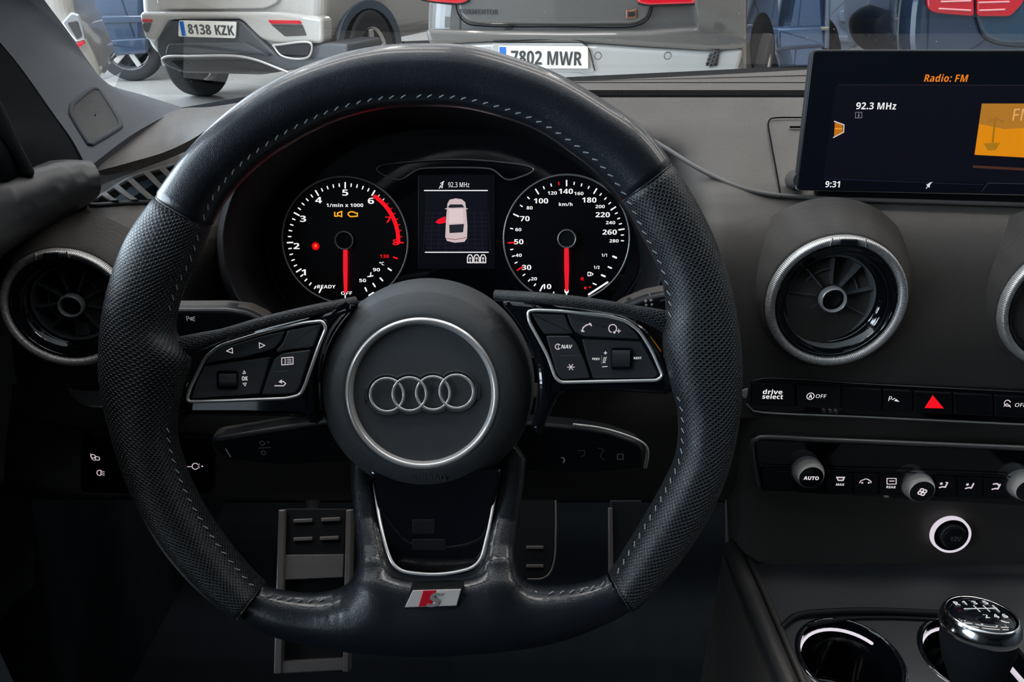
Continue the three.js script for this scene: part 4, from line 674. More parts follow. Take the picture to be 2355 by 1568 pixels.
  { const pts = []; for (const s of [1, -1]) (s > 0 ? em : [...em].reverse()).forEach(([u, v], i, a) => { const q = W.p(u, v, -.0075), R = 47 * k; const A0 = s > 0 ? (i === 0 ? 270 : 125) : (i === 0 ? 90 : 305), A1 = s > 0 ? (i === 3 ? -90 : 55) : (i === 3 ? -90 : 235); const steps = 10, b0 = s > 0 ? (i === 0 ? 180 : 124) : (i === 0 ? 0 : -56), b1 = s > 0 ? (i === 3 ? 0 : 56) : (i === 3 ? -180 : -124); for (let j = 0; j <= steps; j++) { const th = (b0 + (b1 - b0) * j / steps) * Math.PI / 180; pts.push(V(q.x + R * Math.cos(th), q.y + R * Math.sin(th), -.0077)); } }); part(t, 'emblem_border', tubeGeo(pts, .0007, { closed: true, n: 260, m: 6 }), M.hub); }
  for (const [u, v] of [[790, 830], [1140, 812]]) { const m = part(t, 'horn_mark', textGeo('P', .0035, .0004), M.hub); const q = W.p(u, v, -.0085); m.position.set(q.x, q.y, -.0088); }
  { const m = part(t, 'embossed_lettering', textGeo('AIRBAG', .0042, .0006), M.hub), q = W.p(984, 1098, -.0075); m.position.set(q.x, q.y, -.0088); m.rotation.x = .35; }
  for (const [a, b] of [[[1225, 690], [1262, 800]], [[1262, 800], [1258, 930]]]) tubePx(t, W, 'hub_gap', [a, [(a[0] + b[0]) / 2 + 6, (a[1] + b[1]) / 2], b], 1.2, -.0098, M.gap);
  // badge on the flat bottom
  const bz = B + .0002;
  slab(t, W, 'badge_frame', [[944, 1354], [1065, 1351], [1053, 1397], [927, 1401]], .004, bz + .0002, M.black, { r: 2, bevel: .0004 });
  const badge = slab(t, W, 'badge', [[949, 1358], [1061, 1355], [1050, 1393], [931, 1397]], .005, bz + .0009, M.badgeWhite, { r: 1.5, bevel: .0004 });
  const rb = slab(t, W, 'badge_red', [[973, 1358.5], [1003, 1357.5], [992, 1393.5], [962, 1395]], .006, bz + .0013, M.red, { bevel: .0003 });
  const sgm = part(t, 'badge_letter', textGeo('S', 32 * k, .0008), M.satin), sq = W.p(1000, 1376.5, bz); sgm.position.set(sq.x, sq.y, bz + .0009); sgm.scale.x = 1.35; sgm.geometry.applyMatrix4(new THREE.Matrix4().makeShear(0, 0, .3, 0, 0, 0));
  // button pods
  const H = -.0065;
  function pod(name, frame, buttons, roller, draw, box) {
    const fr = px(W, frame, H), c = rounded(fr, 14 * k, 5), P = c.map(q => V(q.x, q.y, H));
    part(t, name, slabGeo(c, -.012, H - .0016, .0008), M.gap);
    part(t, 'chrome_frame', tubeGeo(P, 3.9 * k, { closed: true, n: 240, m: 10 }), M.chrome);
    const pc = new Print(W, H, box, 1400); draw(pc);
    const bm = new THREE.MeshPhysicalMaterial({ color: C(.036, .039, .043), roughness: .4, emissive: 0xffffff, emissiveMap: pc.tex(), emissiveIntensity: lit(.7) });
    for (const [nm, list, dh = 0] of buttons) slab(t, W, nm, list, H - .003, H + dh, bm, { r: 5, bevel: .0009, seg: 3, pc });
    const [u0, v0, u1, v1] = roller, a = W.p(u0, v0, H + .002), b = W.p(u1, v1, H + .002), rg = new THREE.CylinderGeometry((a.y - b.y) * .55, (a.y - b.y) * .55, b.x - a.x, 32).rotateZ(Math.PI / 2).scale(1, 1, .55); rg.translate((a.x + b.x) / 2, (a.y + b.y) / 2, H - .002); part(t, 'roller', rg, M.button);
    slab(t, W, 'roller_slot', [[u0 - 3, v0 - 3], [u1 + 3, v0 - 3], [u1 + 3, v1 + 3], [u0 - 3, v1 + 3]], H - .0015, H + .0001, M.gap, { r: 6, bevel: .0001 });
  }
  pod('button_pod', [[428, 924], [437, 893], [472, 822], [505, 795], [600, 766], [700, 742], [742, 738], [750, 754], [735, 790], [700, 890], [690, 908], [660, 916]],
    [['lighted_button', [[472, 836], [481, 818], [508, 801], [600, 774], [656, 761], [645, 787], [628, 804], [560, 822]]], ['lighted_button', [[661, 760], [740, 744], [719, 799], [660, 806], [640, 812], [634, 806], [650, 788]]], ['lighted_button', [[468, 841], [622, 820], [610, 866], [597, 907], [438, 918], [447, 885]], -.0012], ['lighted_button', [[630, 826], [650, 812], [715, 804], [690, 886], [677, 905], [601, 908], [615, 864]]]],
    [501, 856, 542, 893], pc => {
      const w = '#e8dce2'; pc.line([[534, 800], [521, 807], [535, 812]], 2, w, true); pc.line([[596, 788], [609, 794], [597, 800]], 2, w, true);
      pc.line([[648, 823], [674, 821], [674, 837], [648, 839]], 2.2, w, true); pc.line([[656, 826], [656, 836]], 4, '#9c9298'); for (const y of [826, 830, 834]) pc.line([[661, y], [670, y]], 1.6, w);
      pc.line([[632, 887], [652, 887], [657, 882], [652, 877], [644, 877]], 2.4, w); pc.fill([[640, 878], [648, 872], [649, 882]], w);
      pc.line([[557, 860], [560, 853], [563, 859]], 1.6, w, true); pc.text('OK', 561, 871, 9.5, { wide: .78 }); pc.line([[557, 882], [562, 888], [565, 881]], 1.6, w, true); pc.line([[630, 855], [668, 852]], 1, '#3a3c40');
    }, [420, 730, 760, 935]);
  pod('button_pod', [[1214, 716], [1230, 713], [1290, 715], [1400, 727], [1440, 738], [1472, 762], [1500, 808], [1524, 864], [1512, 874], [1380, 877], [1290, 879], [1277, 868], [1258, 815], [1216, 738]],
    [['lighted_button', [[1222, 721], [1300, 723], [1308, 748], [1320, 768], [1253, 769], [1238, 748]]], ['lighted_button', [[1304, 722], [1395, 731], [1437, 743], [1461, 764], [1472, 780], [1342, 774], [1323, 764], [1312, 746]]], ['lighted_button', [[1256, 772], [1310, 772], [1325, 786], [1342, 822], [1358, 869], [1292, 873], [1279, 858]]], ['lighted_button', [[1338, 779], [1475, 785], [1515, 860], [1506, 869], [1364, 871], [1350, 828]], -.0012]],
    [1409, 803, 1449, 847], pc => {
      const w = '#e0d4dc'; pc.line([[1339, 762], [1341, 753], [1349, 747], [1359, 745]], 3.2, w); pc.line([[1337, 760], [1343, 762]], 3, w); pc.line([[1356, 743], [1360, 749]], 3, w);
      pc.arc(1409, 755, 9, -40, 220, 2.6, w); pc.disc(1413, 764, 3, w); pc.line([[1402, 762], [1406, 764]], 2.4, w); pc.line([[1419, 761], [1427, 761]], 2.2, w); pc.line([[1423, 757], [1423, 765]], 2.2, w);
      pc.arc(1283, 797, 6, 40, 320, 2.2, w); pc.line([[1284, 792], [1284, 803]], 1.6, w); pc.text('NAV', 1303, 797, 9, { skew: -.2 });
      for (const a of [0, 60, 120]) { const c = Math.cos(a * Math.PI / 180) * 8, s = Math.sin(a * Math.PI / 180) * 7; pc.line([[1313 - c, 844 - s], [1313 + c, 844 + s]], 2.2, w); }
      pc.text('+', 1393, 812, 12); pc.text('VOL', 1391, 828, 7, { rot: -1.4, wide: .9 }); pc.line([[1386, 844], [1397, 843]], 2.2, w); pc.line([[1384, 818], [1384, 838]], 1, '#888');
      pc.text('PREV', 1371, 826, 5.5); pc.text('NEXT', 1467, 824, 5.5); pc.line([[1288, 818], [1325, 817]], 1, '#3a3c40');
    }, [1205, 705, 1535, 885]);
}
// ================================================================== stalks behind the wheel
function stalk(label, z, face, topStrip, print, box, y) {
  const p = new Plane(onZ(face[0][0], face[0][1], z), tilt(2)), t = thing('column_stalk', label, 'stalk', null, p.m), pc = new Print(p, .0, box, 700); print(pc);
  const m = new THREE.MeshPhysicalMaterial({ color: C(.012, .014, .018), roughness: .4, emissive: 0xffffff, emissiveMap: pc.tex(), emissiveIntensity: lit(y) });
  slab(t, p, 'lever_light', face, -.016, 0, m, { r: 10, bevel: .003, seg: 3, pc });
  if (topStrip) slab(t, p, 'lever_back', topStrip, -.020, -.005, M.dash, { r: 8, bevel: .003, seg: 3 });
  return [t, p];
}
const gw = '#b9c0c2';
stalk('indicator stalk with lit arrow symbols left of the hub', -.505, [[300, 712], [520, 711], [566, 718], [606, 738], [630, 770], [640, 800], [300, 790]], [[300, 706], [520, 705], [570, 711], [612, 732], [640, 770], [300, 770]], pc => {
  pc.line([[378, 733], [384, 727], [384, 730], [390, 730], [390, 736], [384, 736], [384, 739]], 1.8, gw, true); pc.line([[406, 733], [400, 727], [400, 730], [394, 730], [394, 736], [400, 736], [400, 739]], 1.8, gw, true);
  pc.text('P', 432, 733, 11, { weight: '', color: gw }); for (const k of [-5, 0, 5]) pc.line([[440, 733 + k * .4], [448, 733 + k]], 1.8, gw); pc.arc(440, 733, 3, 90, 270, 1.6, gw);
}, [190, 690, 650, 810], .5);
stalk('wiper stalk with grey top edge right of the hub', -.50, [[1395, 735], [1440, 704], [1490, 684], [1560, 671], [1625, 665], [1625, 735], [1560, 745]], [[1390, 730], [1436, 699], [1487, 678], [1560, 664], [1625, 658], [1625, 720], [1500, 730]], pc => {
  for (const [a, b] of [[1484, 682], [1496, 680], [1485, 692], [1497, 690]]) pc.disc(a, b, 3.6, '#9a9c9a'); pc.disc(1486, 701, 3, '#9a9c9a'); pc.disc(1499, 700, 3, '#9a9c9a');
  pc.line([[1518, 692], [1545, 684], [1556, 681]], 1.6, '#888');
}, [1380, 640, 1730, 760], .32);
stalk('cruise control stalk low on the left of the column', -.50, [[485, 1016], [496, 1008], [580, 994], [690, 976], [790, 962], [790, 1066], [640, 1072], [540, 1062], [500, 1048], [486, 1030]], [[484, 1010], [496, 1001], [580, 988], [690, 970], [790, 957], [790, 1040], [500, 1035]], pc => {
  pc.disc(603, 1019, 5, '#3c4244', 1.5); pc.text('+', 616, 1017, 9, { color: '#3c4244' }); pc.line([[595, 1030], [622, 1029]], 2, '#30363a'); pc.disc(606, 1041, 5, '#3c4244', 1.5); pc.line([[519, 1032], [530, 1050]], 2.4, '#5a605e');
}, [475, 950, 800, 1080], .5);
{
  const [t, p] = stalk('stalk with a chrome edge low on the right of the column', -.49, [[1180, 970], [1335, 984], [1400, 995], [1466, 1018], [1482, 1036], [1480, 1078], [1340, 1090], [1180, 1086]], null, pc => {
    pc.line([[1328, 1036], [1345, 1036], [1345, 1046], [1335, 1050]], 1.6, '#2a3034'); pc.line([[1376, 1030], [1388, 1034], [1380, 1050], [1390, 1058]], 1.6, '#2a3034'); pc.line([[1420, 1044], [1433, 1044], [1433, 1056], [1420, 1056]], 1.6, '#4a5052', true); pc.arc(1292, 1058, 6, -60, 90, 3, '#5a605e');
  }, [1170, 955, 1500, 1100], .5);
  tubePx(t, p, 'chrome_edge', [[1320, 976], [1380, 984], [1440, 1001], [1474, 1016], [1486, 1027], [1489, 1045], [1484, 1074]], s => s < .78 ? 3.4 : 4.4, .001, M.satin, { n: 70, m: 10 });
}
// ================================================================== pedals
{
  const p = new Plane(onZ(720, 1270, -.70), tilt(38)), t = thing('clutch_pedal', 'metal framed pedal with a rubber tread nearest the driver door', 'pedal', null, p.m);
  for (const l of [[[640, 1172], [656, 1172], [648, 1550], [629, 1550]], [[795, 1172], [809, 1172], [802, 1546], [787, 1546]]]) slab(t, p, 'side_rail', l, -.012, .006, M.steel, { r: 3, bevel: .0015 });
  slab(t, p, 'rubber_pad', [[656, 1170], [795, 1170], [791, 1274], [653, 1276]], -.01, 0, M.rubber, { r: 3, bevel: .001 });
  for (const [a, b] of [[674, 1194], [738, 1191], [674, 1236], [735, 1234]]) slab(t, p, 'tread_bar', [[a, b], [a + 44, b - 2], [a + 44, b + 7], [a, b + 9]], 0, .003, M.steel, { r: 2, bevel: .001 });
  slab(t, p, 'cross_plate', [[653, 1276], [791, 1274], [789, 1328], [651, 1334]], -.006, .002, M.steel, { r: 2, bevel: .001 });
  slab(t, p, 'rubber_pad', [[651, 1334], [789, 1328], [786, 1512], [647, 1518]], -.012, -.004, M.rubber, { r: 3, bevel: .001 });
  slab(t, p, 'cross_plate', [[640, 1522], [790, 1514], [790, 1542], [640, 1550]], -.006, .004, M.steel, { r: 3, bevel: .0015 });
  inWorld(t, 'pedal_arm', tubeGeo([p.w(720, 1200, -.012), onZ(720, 1100, -.86), onZ(720, 1010, -.95)], .010), M.black);
}
{
  const p = new Plane(onZ(1230, 1240, -.72), tilt(38)), t = thing('brake_pedal', 'dark brake pedal with a thin metal edge between the other two pedals', 'pedal', null, p.m);
  slab(t, p, 'pad', [[1150, 1140], [1276, 1140], [1276, 1270], [1264, 1322], [1245, 1332], [1190, 1330], [1150, 1300]], -.008, .002, M.rubber, { r: 12, bevel: .002 });
  tubePx(t, p, 'metal_edge', [[1278, 1150], [1278, 1230], [1275, 1285], [1264, 1318], [1246, 1330], [1215, 1331]], 2.4, .001, M.steel);
  for (const v of [1255, 1298]) slab(t, p, 'tread_bar', [[1210, v], [1250, v], [1250, v + 8], [1210, v + 8]], .001, .004, M.steel, { r: 2, bevel: .001 });
  inWorld(t, 'pedal_arm', tubeGeo([p.w(1220, 1170, -.01), onZ(1210, 1080, -.86), onZ(1200, 1000, -.95)], .010), M.black);
}
{
  const p = new Plane(onZ(1420, 1240, -.74), tilt(35)), t = thing('accelerator_pedal', 'dark accelerator pedal with a metal strip beside the centre console', 'pedal', null, p.m);
  slab(t, p, 'pad', [[1404, 1150], [1476, 1150], [1470, 1330], [1404, 1330]], -.008, .001, M.rubber, { r: 6, bevel: .002 });
  slab(t, p, 'metal_strip', [[1400, 1168], [1409, 1168], [1411, 1320], [1400, 1320]], -.004, .004, M.steel, { r: 2, bevel: .001 });
  inWorld(t, 'pedal_arm', tubeGeo([p.w(1440, 1160, -.01), onZ(1440, 1090, -.88), onZ(1440, 1000, -.97)], .009), M.black);
}
// ================================================================== cars parked in the showroom
function carAt(label, u, v, y, yaw) { const p = new Plane(onY(u, v, y), tilt(0, yaw)), m = new THREE.Matrix4().makeRotationY(yaw * Math.PI / 180).setPosition(p.o.x, 0, p.o.z); const t = thing('parked_car', label, 'car', 'cars parked in the showroom', m); const side = s => (uu, vv) => { const o = p.w(uu, vv, -1), n = p.x.clone().multiplyScalar(s); return new Plane(o, n); }; return [t, p, side]; }
const tyreProfile = (r, w) => [[r * .66, -w / 2], [r * .80, -w * .52], [r * .93, -w * .5], [r * .985, -w * .40], [r, -w * .28], [r, w * .28], [r * .985, w * .40], [r * .93, w * .5], [r * .80, w * .52], [r * .66, w / 2]].map(a => new THREE.Vector2(...a));
function wheel(t, pos, axis, r = .32, w = .215) { // axis points outwards
  const q = new THREE.Quaternion().setFromUnitVectors(V(0, 1, 0), axis.clone().normalize()), m = new THREE.Matrix4().compose(pos, q, V(1, 1, 1)), P = { m };
  const y = inPlane(t, P, 'tyre', new THREE.LatheGeometry(tyreProfile(r, w), 56), M.tyre);
  part(y, 'wheel_rim', new THREE.LatheGeometry([[r * .67, w * .48], [r * .64, w * .42], [r * .60, w * .1], [r * .58, -w * .45]].map(a => new THREE.Vector2(...a)), 48), M.satin);
  part(y, 'brake_disc', new THREE.CylinderGeometry(r * .57, r * .57, .02, 40), M.blackMatt);
  for (let k = 0; k < 5; k++) { const g = new RoundedBoxGeometry(r * .56, .03, r * .17, 2, .01).translate(r * .33, w * .36, 0); g.rotateY(k / 5 * Math.PI * 2 + .3); part(y, 'spoke', g, M.satin); }
  part(y, 'hub_cap', new THREE.CylinderGeometry(r * .14, r * .16, .05, 24).translate(0, w * .36, 0), M.satin);
  return y;
}
function wheels(t, p, halfTrack, rear, base, r) { for (const s of [-1, 1]) for (const d of [rear, rear + base]) wheel(t, V(p.o.x, r, p.o.z).addScaledVector(p.x, s * halfTrack).addScaledVector(p.n, -d), p.x.clone().multiplyScalar(s), r); }
function plate(t, p, corners, text, h) {
  const b = slab(t, p, 'number_plate', corners, h, h + .012, M.plate, { r: 3, bevel: .002 }); const [a, c, , d] = corners.map(([u, v]) => p.p(u, v, h + .012)), w = c.x - a.x, hh = a.y - d.y;
  const inv = o => { o.applyMatrix4(b.matrix.clone().invert().multiply(b.matrix)); return o; };
  part(b, 'euro_band', new THREE.BoxGeometry(w * .075, hh * .9, .003).translate(a.x + w * .045, a.y - hh / 2, h + .0125), M.euBlue);
  const g = textGeo(text, hh * .60, .003); g.computeBoundingBox(); const s = w * .80 / (g.boundingBox.max.x - g.boundingBox.min.x); g.scale(s, 1, 1); g.translate(a.x + w * .54, a.y - hh / 2, h + .012); part(b, 'lettering', g, M.plateInk); return b;
}
{ // white crossover, plate 8138 KZK
  const [t, p] = carAt('white crossover with dark lower bumper seen from behind, plate 8138 KZK', 478, 68, .62, -20);
  slab(t, p, 'body', [[316, -330], [316, 0], [320, 45], [332, 100], [352, 128], [700, 132], [735, 100], [742, 0], [742, -330]], -3.7, -.02, M.whitePaint, { r: 30, bevel: .10, seg: 6 });
  slab(t, p, 'tailgate', [[360, -300], [360, 8], [372, 22], [610, 20], [640, 4], [660, -300]], -.03, .02, M.whitePaint, { r: 12, bevel: .012, seg: 3 });
  slab(t, p, 'rear_window', [[375, -300], [375, -150], [640, -150], [640, -300]], 0, .03, M.carGlass, { r: 12, bevel: .01 });
  slab(t, p, 'bumper', [[318, 27], [650, 27], [742, 40], [742, 100], [640, 102], [600, 92], [552, 44], [385, 46], [356, 96], [332, 92]], -.10, .05, M.whitePaint, { r: 10, bevel: .03, seg: 4 });
  slab(t, p, 'lower_cladding', [[356, 98], [384, 47], [552, 45], [604, 96], [640, 130], [745, 98], [800, 100], [800, 152], [690, 158], [600, 172], [420, 168], [380, 152], [362, 125]], -.5, .035, M.clad, { r: 8, bevel: .02, seg: 3 });
  slab(t, p, 'bumper_step', [[385, 100], [560, 97], [600, 118], [620, 128], [560, 124], [378, 126]], .03, .075, M.clad, { r: 6, bevel: .012 });
  tubePx(t, p, 'silver_strip', [[378, 150], [372, 138], [380, 131], [440, 129], [545, 129], [590, 138], [630, 153], [668, 168]], 2.2, .085, M.satin);
  slab(t, p, 'diffuser', [[390, 140], [560, 137], [610, 150], [640, 166], [420, 164]], .0, .06, M.black, { r: 5, bevel: .01 });
  const ex = [[628, 104], [716, 101], [710, 130], [648, 128]];
  slab(t, p, 'exhaust_trim', ex, .03, .075, M.black, { r: 6, bevel: .01 });
  tubePx(t, p, 'silver_strip', [...ex, ex[0]].map(a => a), 2.2, .078, M.satin, { n: 60 });
  for (const [a, b] of [[[[615, 46], [690, 47], [694, 55], [622, 55]], [[622, 56], [695, 56], [705, 82], [655, 84]]], [[[325, 43], [350, 44], [348, 52], [326, 51]], [[326, 53], [348, 53], [340, 75], [332, 74]]]]) { slab(t, p, 'reflector', a, .045, .058, M.redLens, { r: 3, bevel: .004 }); slab(t, p, 'fog_lens', b, .045, .055, M.smokeLens, { r: 3, bevel: .004 }); }
  plate(t, p, [[411, 47], [543, 50], [541, 88], [410, 84]], '8138 KZK', .06);
  // right flank with wheel arch
  const q = new Plane(p.w(742, 60, -.02).addScaledVector(p.x, .012), p.x.clone());
  const arch = (r, n = 30) => Array.from({ length: n }, (_, i) => { const a = Math.PI * 2 * i / n; return [851 + r * .98 * Math.cos(a), 112 - r * 1.5 * Math.sin(a)]; });
  slab(t, q, 'wheel_arch', arch(76), -.02, .012, std({ color: C(.07, .09, .12), roughness: .4 }), { bevel: .008 });
  slab(t, q, 'arch_liner', arch(62), -.01, .014, M.blackMatt, { bevel: .001 });
  const c = q.w(850, 118, .0); wheel(t, V(c.x, .375, c.z), p.x, .375, .08);
  wheel(t, onY(465, 221, 0).add(V(0, .325, -.05)), p.x.clone().multiplyScalar(-1), .325, .22);
  const c2 = onY(465, 221, 0).addScaledVector(p.n, -2.5); wheel(t, V(c2.x, .325, c2.z), p.x.clone().multiplyScalar(-1), .325, .22); wheel(t, V(c.x, .325, c.z).addScaledVector(p.n, -2.5), p.x, .325, .06);
  slab(t, q, 'sill_cladding', [[930, 95], [1010, 92], [1010, 115], [935, 118]], -.02, .012, M.clad, { bevel: .006 });
}
{ // grey crossover, plate 7802 MWR
  const [t, p] = carAt('grey metallic crossover seen from behind with plate 7802 MWR', 1250, 131, .66, -9);
  slab(t, p, 'body', [[990, -420], [980, -60], [970, 30], [970, 90], [985, 150], [1020, 230], [1660, 240], [1700, 190], [1724, 140], [1728, 50], [1715, -60], [1690, -420]], -3.9, -.03, M.greyPaint, { r: 40, bevel: .16, seg: 8 });
  slab(t, p, 'tailgate', [[1048, -400], [1050, 0], [1056, 32], [1075, 52], [1105, 57], [1300, 59], [1460, 57], [1488, 42], [1500, 0], [1504, -400]], -.10, .0, M.greyPaint, { r: 12, bevel: .02, seg: 4 });
  tubePx(t, p, 'panel_gap', [[1047, -60], [1048, 0], [1054, 33], [1074, 54], [1105, 59.5], [1300, 61.5], [1462, 59.5], [1491, 44], [1503, 0], [1506, -60]], 1.3, -.006, M.gap);
  slab(t, p, 'rear_window', [[1060, -420], [1060, -280], [1490, -280], [1490, -420]], -.01, .012, M.carGlass, { r: 14, bevel: .01 });
  slab(t, p, 'bumper', [[975, 66], [1110, 70], [1300, 72], [1480, 70], [1600, 60], [1722, 55], [1716, 112], [1640, 118], [1480, 108], [1365, 100], [1130, 96], [985, 104]], -.3, .035, M.greyPaint, { r: 16, bevel: .028, seg: 5 });
  const floorLitPaint = std({ color: C(.40, .40, .385), roughness: .4, metalness: .1, clearcoat: 1, clearcoatRoughness: .05 });  // paler than the body grey: light thrown back by the floor put into paint
  slab(t, p, 'lower_bumper', [[985, 104], [1130, 97], [1365, 101], [1480, 109], [1640, 118], [1712, 112], [1690, 190], [1600, 230], [1100, 230], [1010, 200]], -.3, .02, floorLitPaint, { r: 14, bevel: .03, seg: 5 });
  for (const l of [[[960, -60], [1082, -60], [1078, 2], [1058, 9], [1000, 5], [970, 0]], [[1450, -60], [1668, -60], [1652, 2], [1620, 8], [1492, 12], [1468, 8]]]) { slab(t, p, 'tail_light', l, -.05, .02, M.redLens, { r: 8, bevel: .01 }); tubePx(t, p, 'light_seal', l.slice(2), 2, .012, M.black); }
  const nm = p.p(1101, 27, .002), tg = textGeo('FORMENTOR', .025, .004); tg.translate(nm.x, nm.y, 0); inPlane(t, p, 'lettering', tg, M.plateInk);
  slab(t, p, 'emblem', [[1440, 22], [1450, 25], [1456, 22], [1464, 20], [1464, 42], [1440, 43]], -.002, .010, M.copper, { r: 3, bevel: .003 });
  slab(t, p, 'emblem_ring', [[1444, 28], [1460, 27], [1460, 37], [1444, 38]], .006, .013, M.black, { r: 4, bevel: .002 });
  slab(t, p, 'plate_recess', [[1132, 99], [1340, 99], [1352, 110], [1368, 166], [1128, 166]], .0, .026, floorLitPaint, { r: 6, bevel: .004 });
  tubePx(t, p, 'panel_gap', [[1134, 95], [1338, 95], [1352, 108], [1368, 162]], 1, .03, M.gap);
  plate(t, p, [[1147, 105], [1352, 107], [1353, 158], [1146, 157]], '7802 MWR', .03);
  for (const u of [1375, 1535]) { const c = p.p(u, 128, .02); const s = part(t, 'parking_sensor', new THREE.TorusGeometry(.018, .0025, 8, 28), M.greyPaint); s.applyMatrix4(t.matrixWorld.clone().invert().multiply(p.m)); s.translateX(c.x).translateY(c.y).translateZ(.02); }
  slab(t, p, 'bumper_vent', [[1650, 112], [1656, 113], [1650, 152], [1622, 152], [1630, 130]], .0, .03, M.black, { r: 4, bevel: .004 });
  for (let k = 0; k < 4; k++) for (let j = 0; j < 2; j++) { const g = new THREE.TorusGeometry(.012, .0028, 6, 6), c = p.p(1642 - k * 3 + j * 7 - 4, 119 + k * 9 + j * 3, .03); g.translate(c.x, c.y, .03); inPlane(t, p, 'vent_mesh', g, M.clad); }
  const A = p.w(1722, 90, -.10), Bq = onZ(1792, 90, -6.8), ab = Bq.clone().sub(A).setY(0).normalize(), q = new Plane(A, V(-ab.z, 0, ab.x));
  slab(t, q, 'rear_wing', [[1716, -60], [1740, -60], [1790, -40], [1792, 60], [1776, 150], [1745, 190], [1716, 175]], -.25, 0, M.greyPaint, { r: 3, bevel: .02, seg: 3 });
  const arch = Array.from({ length: 30 }, (_, i) => { const a = Math.PI * 2 * i / 30; return [1756 + 27 * Math.cos(a), 116 - 88 * Math.sin(a)]; });
  slab(t, q, 'wheel_arch', arch, -.02, .006, M.blackMatt, { bevel: .004 });
  const c = q.w(1758, 120, .03);
  wheel(t, V(c.x, .36, c.z), q.n, .36, .08); for (const [s, d] of [[-1, .8], [-1, 3.4], [1, 3.4]]) wheel(t, V(p.o.x + .12, .34, p.o.z).addScaledVector(p.x, s * .82).addScaledVector(p.n, -d), p.x.clone().multiplyScalar(s), .34);
}
{ // dark blue car behind the white crossover, side on
  const [t, p] = carAt('dark blue car partly hidden between pillar and white crossover', 250, 75, .47, 10);
  slab(t, p, 'body', [[150, -330], [165, 60], [200, 118], [235, 136], [340, 128], [345, -330]], -1.7, 0, M.navyPaint, { r: 16, bevel: .10, seg: 5 });
  slab(t, p, 'side_crease', [[168, 36], [340, 34], [340, 52], [170, 58]], -.02, .035, M.navyPaint, { r: 6, bevel: .03, seg: 4 });
  slab(t, p, 'sill', [[205, 92], [340, 86], [340, 122], [236, 132]], -.03, .045, M.navyPaint, { r: 6, bevel: .03, seg: 4 });
  const c = p.w(306, 150, -.10); wheel(t, V(c.x, .32, c.z), p.n, .32, .18); wheel(t, V(c.x, .32, c.z).addScaledVector(p.x, -.75), p.n, .32, .18); for (const d of [0, -.75]) wheel(t, V(c.x, .32, c.z).addScaledVector(p.x, d).addScaledVector(p.n, -1.5), p.n.clone().negate(), .32, .18);
}
{ // white car just beside the pillar
  const [t, p] = carAt('white car showing only its rear corner lamp beside the pillar', 180, 70, .72, 22);
  slab(t, p, 'body', [[-300, -420], [150, -420], [160, -20], [168, 30], [186, 60], [200, 100], [216, 132], [230, 170], [226, 200], [-300, 230]], -1.6, 0, M.whitePaint, { r: 14, bevel: .10, seg: 6 });
  slab(t, p, 'tail_light', [[140, 52], [163, 27], [182, 33], [190, 60], [197, 92], [176, 98], [156, 76]], -.02, .03, std({ color: C(.55, .56, .58), metalness: .7, roughness: .15, clearcoat: 1 }), { r: 4, bevel: .012 });
  slab(t, p, 'light_lens', [[152, 52], [178, 46], [190, 84], [176, 92]], .02, .036, M.smokeLens, { r: 6, bevel: .006 });
  slab(t, p, 'reflector', [[172, 101], [193, 93], [196, 101], [181, 111]], 0, .034, M.redLens, { r: 2, bevel: .006 });
  for (const [uu, d] of [[60, .25], [60, 1.35], [-260, .25], [-260, 1.35]]) { const c = p.w(uu, 120, -d); wheel(t, V(c.x, .33, c.z), d < 1 ? p.n : p.n.clone().negate(), .33); }
}
{ // blue car in profile behind the screen
  const [t, p] = carAt('glossy blue car between the grey crossover and the screen', 1850, 70, .56, -12);
  slab(t, p, 'body', [[1795, -330], [1800, -20], [1786, 60], [1782, 110], [1800, 190], [1906, 196], [1908, -330]], -1.5, 0, M.bluePaint, { r: 20, bevel: .12, seg: 6 });
  slab(t, p, 'bumper', [[1784, 62], [1900, 58], [1904, 110], [1786, 118]], -.1, .05, M.bluePaint, { r: 10, bevel: .04, seg: 5 });
  slab(t, p, 'trim_edge', [[1902, -60], [1912, -60], [1908, 112], [1896, 112]], -.05, .06, M.palePaint, { r: 4, bevel: .02 });
  slab(t, p, 'grille_bar', [[1888, 62], [1908, 62], [1907, 70], [1888, 70]], .03, .07, M.satin, { r: 2, bevel: .006 });
  for (const [uu, d] of [[1850, .3], [1850, 1.2]]) { const c = p.w(uu, 120, -d); wheel(t, V(c.x, .32, c.z), d < 1 ? p.n : p.n.clone().negate(), .32, .12); }
}
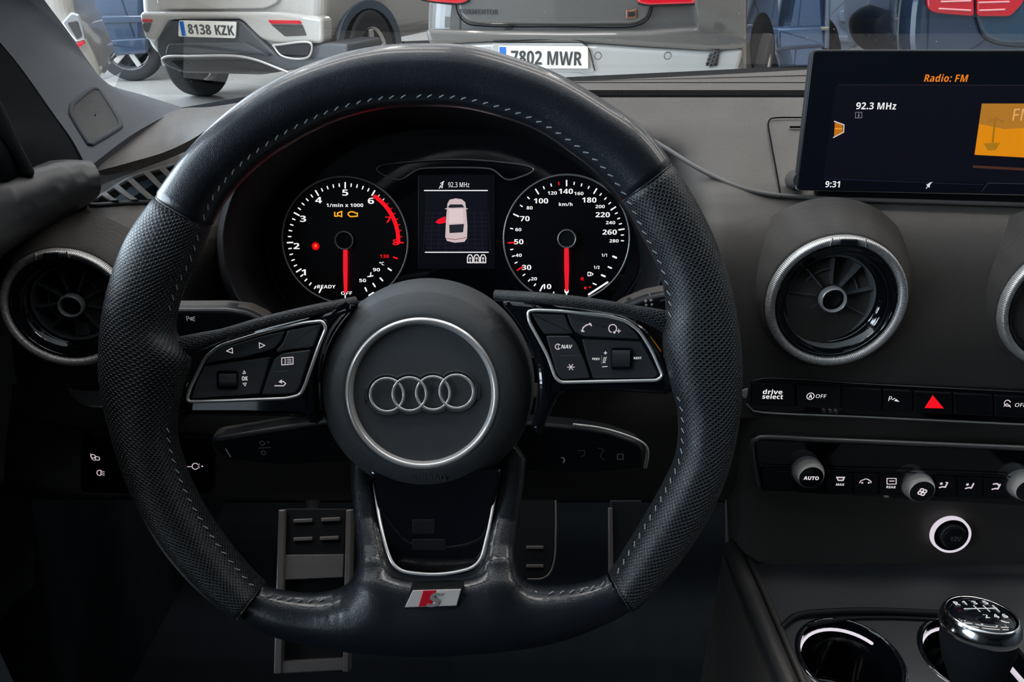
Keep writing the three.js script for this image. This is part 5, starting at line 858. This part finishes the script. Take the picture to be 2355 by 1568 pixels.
{ // pale blue car facing us
  const [t, p] = carAt('pale blue car seen from the front with a white plate', 1990, 50, .46, -6);
  slab(t, p, 'body', [[1780, -240], [1780, 60], [1790, 150], [2200, 150], [2200, -240]], -3.6, -.02, M.palePaint, { r: 20, bevel: .12, seg: 6 });
  slab(t, p, 'grille', [[1932, 24], [2075, 28], [2075, 74], [1958, 80], [1930, 60]], -.05, .0, std({ color: C(.20, .25, .32), roughness: .35, clearcoat: 1 }), { r: 10, bevel: .02 });
  slab(t, p, 'fog_lamp_surround', [[1932, 24], [1950, 24], [1950, 50], [1932, 50]], -.02, .02, M.palePaint, { r: 8, bevel: .015 });
  slab(t, p, 'air_intake', [[1962, 72], [2000, 55], [2075, 62], [2075, 78]], -.02, .012, M.clad, { r: 4, bevel: .006 });
  slab(t, p, 'lower_lip', [[1925, 82], [2075, 86], [2075, 100], [1930, 96]], -.04, .04, M.palePaint, { r: 5, bevel: .02 });
  const pl = slab(t, p, 'number_plate', [[2045, 31], [2150, 33], [2150, 59], [2045, 57]], .0, .03, M.plate, { r: 2, bevel: .004 }); slab(t, p, 'euro_band', [[2045, 32], [2055, 32], [2055, 57], [2045, 57]], .02, .033, M.euBlue, { bevel: .002 });
  wheels(t, p, .78, .8, 2.5, .32);
}
{ // dark blue car at the right
  const [t, p] = carAt('dark blue car with wide red tail lights behind the screen', 2240, 60, .74, -14);
  slab(t, p, 'body', [[2110, -330], [2090, -60], [2075, 20], [2070, 100], [2090, 220], [2900, 240], [2900, -330]], -2.8, -.02, M.navyPaint, { r: 30, bevel: .12, seg: 6 });
  slab(t, p, 'tailgate', [[2240, -300], [2244, 40], [2262, 82], [2300, 100], [2620, 104], [2640, -300]], -.1, .0, std({ color: C(.010, .045, .085), roughness: .3, clearcoat: 1, clearcoatRoughness: .03 }), { r: 20, bevel: .02, seg: 4 });
  slab(t, p, 'tail_light', [[2128, -60], [2240, -60], [2241, 38], [2150, 30], [2133, 20]], -.02, .03, M.redLens, { r: 10, bevel: .012 });
  slab(t, p, 'tail_light', [[2246, -60], [2380, -60], [2352, 10], [2325, 38], [2247, 38]], -.02, .03, M.redLens, { r: 10, bevel: .012 });
  for (const l of [[[2165, 4], [2232, 2]], [[2252, 6], [2320, 4]], [[2160, 20], [2232, 24]], [[2254, 24], [2310, 22]]]) tubePx(t, p, 'light_bar', l, 2.4, .03, std({ color: C(.85, .35, .38), roughness: .2, clearcoat: 1 }));
  tubePx(t, p, 'panel_gap', [[2243, 40], [2260, 84], [2300, 103], [2620, 107]], 1.4, .0, M.gap);
  wheels(t, new Plane(p.w(2480, 60, 0), p.n), .7, .7, 1.6, .33);
}
renderer.render(scene, camera);
